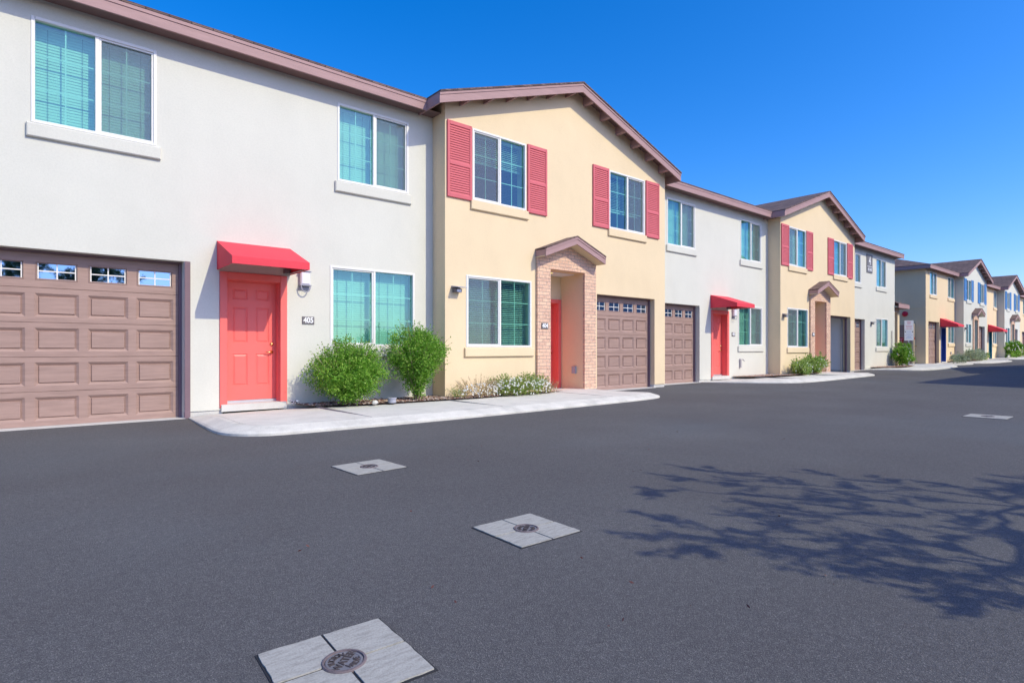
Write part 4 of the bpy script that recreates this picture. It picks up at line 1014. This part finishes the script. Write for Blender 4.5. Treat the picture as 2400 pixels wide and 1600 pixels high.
def airy_tree(label, base, fork):
    """limbs grown from the fork to leaf sprays; each spray hangs at the end of its own twig"""
    random.seed(4)
    h = root('tree', (base[0], base[1], 0), label, 'tree', 'trees across the alley')
    cl = []
    for (X, Y) in SH:
        z = 2.35 + .55 * Y + random.uniform(-.12, .12); cl.append(Vector((X + .13 + .389 * z, Y - 1.124 * z, z)))
    for _ in range(46):
        a, r = random.uniform(0, 6.3), random.uniform(.4, 1.7); c = Vector((7.0 + r * math.cos(a), -3.7 + r * .9 * math.sin(a), random.uniform(2.5, 4.2)))
        X, Y = c.x - .389 * c.z, c.y + 1.124 * c.z
        if Y < .16 * X + .1: cl.append(c)
    f = Vector(fork); nodes = [(f, -1)]; order = sorted(cl, key=lambda c: (c - f).length)
    for c in order:
        bi, bd = 0, 1e9
        for i, (p, _) in enumerate(nodes):
            if (p - f).length > (c - f).length + .05: continue
            d = (p - c).length ** 1.5 + .35 * (p - f).length
            if d < bd: bi, bd = i, d
        nodes.append((c, bi))
    cnt = [1] * len(nodes)
    for i in range(len(nodes) - 1, 0, -1): cnt[nodes[i][1]] += cnt[i]
    tb = MB(); lf = MB()
    tb.tube([(base[0], base[1], -.1), (base[0] - .1, base[1] + .05, .7), tuple(f)], [.085, .07, .06], M['trunk'], 8)
    for i in range(1, len(nodes)):
        c, pi = nodes[i]; p = nodes[pi][0]; L_ = (c - p).length; n = 4; q = []
        for k in range(n + 1):
            t_ = k / n; w = math.sin(math.pi * t_) * L_ * .07; q.append(tuple(p.lerp(c, t_) + Vector((random.uniform(-w, w), random.uniform(-w, w), random.uniform(0, w)))))
        r1 = min(.018, .0036 * cnt[i] ** .55 + .0015); tb.tube(q, [r1 * 1.15, r1 * 1.1, r1, r1, r1 * .9], M['trunk'], 5)
        d0 = (c - p).normalized()
        for _ in range(random.choice((3, 4, 5, 6))):
            dd = (d0 * .8 + rnd_dir() * .75).normalized(); ln = random.uniform(.12, .34); st = p.lerp(c, random.uniform(.7, 1)); e_ = st + dd * ln
            tb.tube([tuple(st), tuple(st.lerp(e_, .5) + rnd_dir() * .01), tuple(e_)], [.004, .003, .002], M['trunk'], 3)
            for _ in range(random.choice((14, 22, 32, 40))):
                o = st.lerp(e_, random.uniform(.1, 1.05)) + rnd_dir() * random.uniform(0, .035)
                lf.leaf(o, (dd + rnd_dir() * .8).normalized(), random.uniform(.04, .085), random.uniform(.009, .014), M['treeleaf'])
    tb.build('trunk', h); lf.build('crown', h)
    return h
airy_tree('slender airy tree just right of the view, shading the asphalt', (6.7, -3.5), (6.35, -3.15, 1.45))
tree('leafy tree across the alley left of the camera', (-3.5, -7.5), 6.5, 0, 0, .8, 5, leafl=.10)
tree('leafy tree across the alley behind the camera', (2.0, -10.5), 6.0, 0, 0, .8, 8, leafl=.10)
random.seed(21)

# ================================================================== sign post
sp = root('parking_sign', (35.95, 9.82, g(36)), 'two white panels stacked on a thin metal post by the round bush', 'sign')
m = MB(); px, py = 35.95, 9.82; zg = g(36)
m.box(px - .025, px + .025, py - .0, py + .03, zg - .1, 2.5 + zg, M['galv']); m.build('post', sp)
def sgn(z0, z1, name, mt, rows, lab):
    s = MB(); s.bbox(px - .21, px + .21, py - .012, py - .001, z0 + zg, z1 + zg, mt, .002); so = s.build(name, sp, lab)
    t = MB()
    for (z, w, mm) in rows:
        x = px - w / 2
        while x < px + w / 2 - .01:
            l = random.uniform(.02, .05); t.box(x, min(x + l, px + w / 2), py - .0145, py - .0125, z + zg, z + .022 + zg, M[mm]); x += l + .014
    t.build('lettering', so)
sgn(1.985, 2.50, 'upper_panel', M['signwhite'], [(2.43, .20, 'signred'), (2.37, .18, 'signred'), (2.30, .14, 'signred'), (2.21, .30, 'signred'), (2.14, .26, 'signred'), (2.06, .28, 'signred')], 'white panel with faded red lines')
sgn(1.44, 1.975, 'lower_panel', M['signwhite'], [(1.90, .22, 'signblue'), (1.80, .28, 'signblue'), (1.70, .36, 'signblue'), (1.62, .2, 'signblue'), (1.55, .3, 'signblue')], 'white panel with blue lines')
t = MB(); t.box(px - .19, px - .145, py - .015, py - .0125, 1.88 + zg, 1.93 + zg, M['black']); t.box(px + .145, px + .19, py - .015, py - .0125, 1.88 + zg, 1.93 + zg, M['black']); t.build('symbol', sp)

sp.rotation_euler = (0, 0, R(-55))

# ================================================================== valve covers
def cover(cx, cy, s, rot, label, txt=True, trot=0):
    z = g(cx); h = root('valve_cover', (cx, cy, z), label, 'valve cover', 'square concrete valve collars in the asphalt')
    rm = Matrix.Rotation(R(rot), 2)
    def T(u, v): q = rm @ Vector((u, v)); return (cx + q.x, cy + q.y)
    m = MB(); hs = s / 2; gp = .005; rr = s * .165; hj = hs + .006; jt = lambda: hs - random.uniform(0, .004)
    b = [T(-hj, -hj), T(hj, -hj), T(hj, hj), T(-hj, hj)]
    m.prism([(p[0], p[1]) for p in b], 'z', z - .06, z + .003, M['tar'])
    for su in (1, -1):
        for sv in (1, -1):
            arc = [(rr * math.cos(a), rr * math.sin(a)) for a in [math.pi / 2 * k / 8 for k in range(9)]]
            arc = [(max(u, gp), max(v, gp)) for u, v in arc]
            poly = [(u * su, v * sv) for u, v in ([(jt(), gp)] + [(jt(), hs * k / 9) for k in range(1, 9)] + [(hs - .004, hs - .004)] + [(hs * k / 9, jt()) for k in range(8, 0, -1)] + [(gp, jt())] + arc[::-1])]
            if su * sv < 0: poly = poly[::-1]
            zt = z + .0065 + random.uniform(0, .002)
            m.prism([T(*p) for p in poly], 'z', z - .03, zt, M['collar'])
    m.build('collar', h)
    z -= .003
    r = MB(); r.disc((cx, cy, z), [(rr * 1.01, -.02), (rr * 1.01, .011), (rr * .97, .016), (rr * .88, .016), (rr * .86, .008)], M['rust'], 48); r.build('ring', h)
    l = MB(); l.disc((cx, cy, z), [(rr * .84, -.01), (rr * .84, .011), (rr * .82, .0125), (rr * .72, .0125), (rr * .70, .0105), (0.001, .0105)], M['iron'], 48); lo = l.build('lid', h)
    if txt:
        t = MB(); ta = Matrix.Rotation(R(trot), 2)
        def mp(u, v, d): q = ta @ Vector((u, v)); return (cx + q.x, cy + q.y, z + .0112 + (d + .001))
        text_faces(t, 'WATER', .040, mp, M['letter'], .0012, .95, .0008)
        for word, up in (('TUCSON', True), ('VALVE', False)):
            n = len(word)
            for i, ch in enumerate(word):
                a = math.pi / 2 + ((n - 1) / 2 - i) * .34 if up else -math.pi / 2 - ((n - 1) / 2 - i) * .34
                ph = a - math.pi / 2 if up else a + math.pi / 2
                def mq(u, v, d, a=a, ph=ph):
                    x = rr * .56 * math.cos(a) + u * math.cos(ph) - v * math.sin(ph); y = rr * .56 * math.sin(a) + u * math.sin(ph) + v * math.cos(ph); return mp(x, y, d)
                text_faces(t, ch, .030, mq, M['letter'], .0012, 1.0, .0007)
        t.build('lettering', lo)
    return h
cover(.845, 1.905, .462, -3, 'valve cover at the bottom edge, cracked collar, nearest of four', True, 38)
cover(2.31, 2.605, .465, -1, 'valve cover in the middle of the asphalt, left of the tree shadow', True, 38)
cover(2.425, 4.925, .50, 3, 'valve cover closest to the kerb before the shrubs', True, 38)
cover(11.80, 2.14, .55, 0, 'valve cover far down the road at the right', True, 38)

# small things: landscape light, fallen leaves
lt = root('landscape_light', (5.25, 9.5, .12), 'short grey ground light in the mulch between the two shrubs', 'garden light')
m = MB(); m.disc((5.08, 9.40, .12), [(.075, 0), (.075, .07), (.085, .072), (.085, .09), (.02, .095)], M['grey'], 20); lt.location = (5.08, 9.40, .12); bpy.context.view_layer.update(); m.build('housing', lt)
pb = root('rock', (3.60, 10.12, .13), 'black and white speckled pebble cluster at the foot of the coral door frame', 'rock')
m = MB()
for k in range(26):
    a, r_ = random.uniform(0, 6.3), random.uniform(0, .075); c = (3.60 + r_ * math.cos(a), 10.12 + r_ * .8 * math.sin(a), .135 + random.uniform(0, .05)); m.disc(c, [(.008, 0), (.016, .008), (.012, .018), (.003, .022)], M[random.choice(('black', 'paintwhite', 'stem'))], 7)
m.build('pebbles', pb)
rk = root('rock', (4.72, 9.33, .13), 'pale rounded stone at the mulch edge right of the round shrub', 'rock')
for nm, (x, y, z, r), lab in (('stone', (4.72, 9.36, .15, .055), None),):
    m = MB(); me = []
    n = len(m.v); k = m.mi(M['stem'])
    for i in range(7):
        for j in range(12):
            th = math.pi * i / 6; p_ = 2 * math.pi * j / 12; rr_ = r * (1 + .18 * math.sin(3 * p_ + i) * math.sin(th)); m.v.append((x + rr_ * math.sin(th) * math.cos(p_), y + .7 * rr_ * math.sin(th) * math.sin(p_), z + .7 * rr_ * math.cos(th)))
    for i in range(6):
        for j in range(12): m.f.append((n + i * 12 + j, n + i * 12 + (j + 1) % 12, n + (i + 1) * 12 + (j + 1) % 12, n + (i + 1) * 12 + j)); m.m.append(k)
    m.build(nm, rk)
fl = MB()
for (x, y) in [(2.1, 1.9), (3.6, 1.7), (1.5, 2.1), (4.2, 3.3), (2.9, 1.2), (3.3, 4.6), (5.2, 3.9), (1.75, 1.55), (2.6, 3.4), (6.4, 4.5), (4.9, 2.2), (2.2, 1.45), (3.9, 5.2), (1.2, 3.0), (1.9, 3.5), (7.0, 3.1)]:
    for _ in range(2):
        fl.leaf(Vector((x + random.gauss(0, .1), y + random.gauss(0, .1), .004)), Vector((random.uniform(-1, 1), random.uniform(-1, 1), .25)).normalized(), random.uniform(.015, .03), .005, M['deadleaf'])
o = fl.build('fallen_leaves'); o['kind'] = 'stuff'; o['label'] = 'tiny dry leaves and specks scattered over the asphalt'; o['category'] = 'leaves'

# ================================================================== light, sky, camera
sd = Vector((.2504, -.7233, .6436)).normalized()
el = math.asin(sd.z); 
sun = bpy.data.lights.new('sun', 'SUN'); sun.energy = 3.15; sun.angle = R(.42); sun.color = (1, .93, .68)
so = bpy.data.objects.new('sun', sun); COL.objects.link(so); so.rotation_euler = sd.to_track_quat('Z', 'Y').to_euler(); so.location = (5, -20, 30)
w = bpy.data.worlds.new('World'); scn.world = w; w.use_nodes = True; t = w.node_tree; t.nodes.clear()
sky = N(t, 'ShaderNodeTexSky', sky_type='NISHITA'); sky.sun_disc = False; sky.sun_elevation = el; sky.sun_rotation = math.atan2(sd.x, sd.y)
sky.air_density = 1.0; sky.dust_density = 2.2; sky.ozone_density = 4.0; sky.altitude = 700
hs = N(t, 'ShaderNodeHueSaturation', Saturation=1.40, Value=1.85); L(t, sky.outputs[0], hs.inputs['Color'])
tn = N(t, 'ShaderNodeMix', data_type='RGBA', blend_type='MULTIPLY'); tn.inputs[0].default_value = 1; tn.inputs[7].default_value = (.80, .765, .93, 1); L(t, hs.outputs[0], tn.inputs[6])
bg = N(t, 'ShaderNodeBackground', Strength=.14); L(t, tn.outputs[2], bg.inputs[0]); ow = N(t, 'ShaderNodeOutputWorld'); L(t, bg.outputs[0], ow.inputs[0])

cam = bpy.data.cameras.new('camera'); co = bpy.data.objects.new('camera', cam); COL.objects.link(co)
f_px, al = 1350.0, math.atan2(1600, 1350)
cam.sensor_width = 36; cam.lens = f_px / 2400 * 36; cam.shift_y = 18 / 2400; cam.clip_start = .05; cam.clip_end = 2000
co.location = (0, 0, 1.09)
d = Vector((math.cos(al), math.sin(al), 0)); co.rotation_euler = d.to_track_quat('-Z', 'Y').to_euler()
scn.camera = co
scn.view_settings.view_transform = 'Standard'; scn.view_settings.look = 'None'; scn.view_settings.exposure = .12; scn.view_settings.gamma = 1
scn.render.resolution_x = 1024; scn.render.resolution_y = 682
scn.cycles.transparent_max_bounces = 16
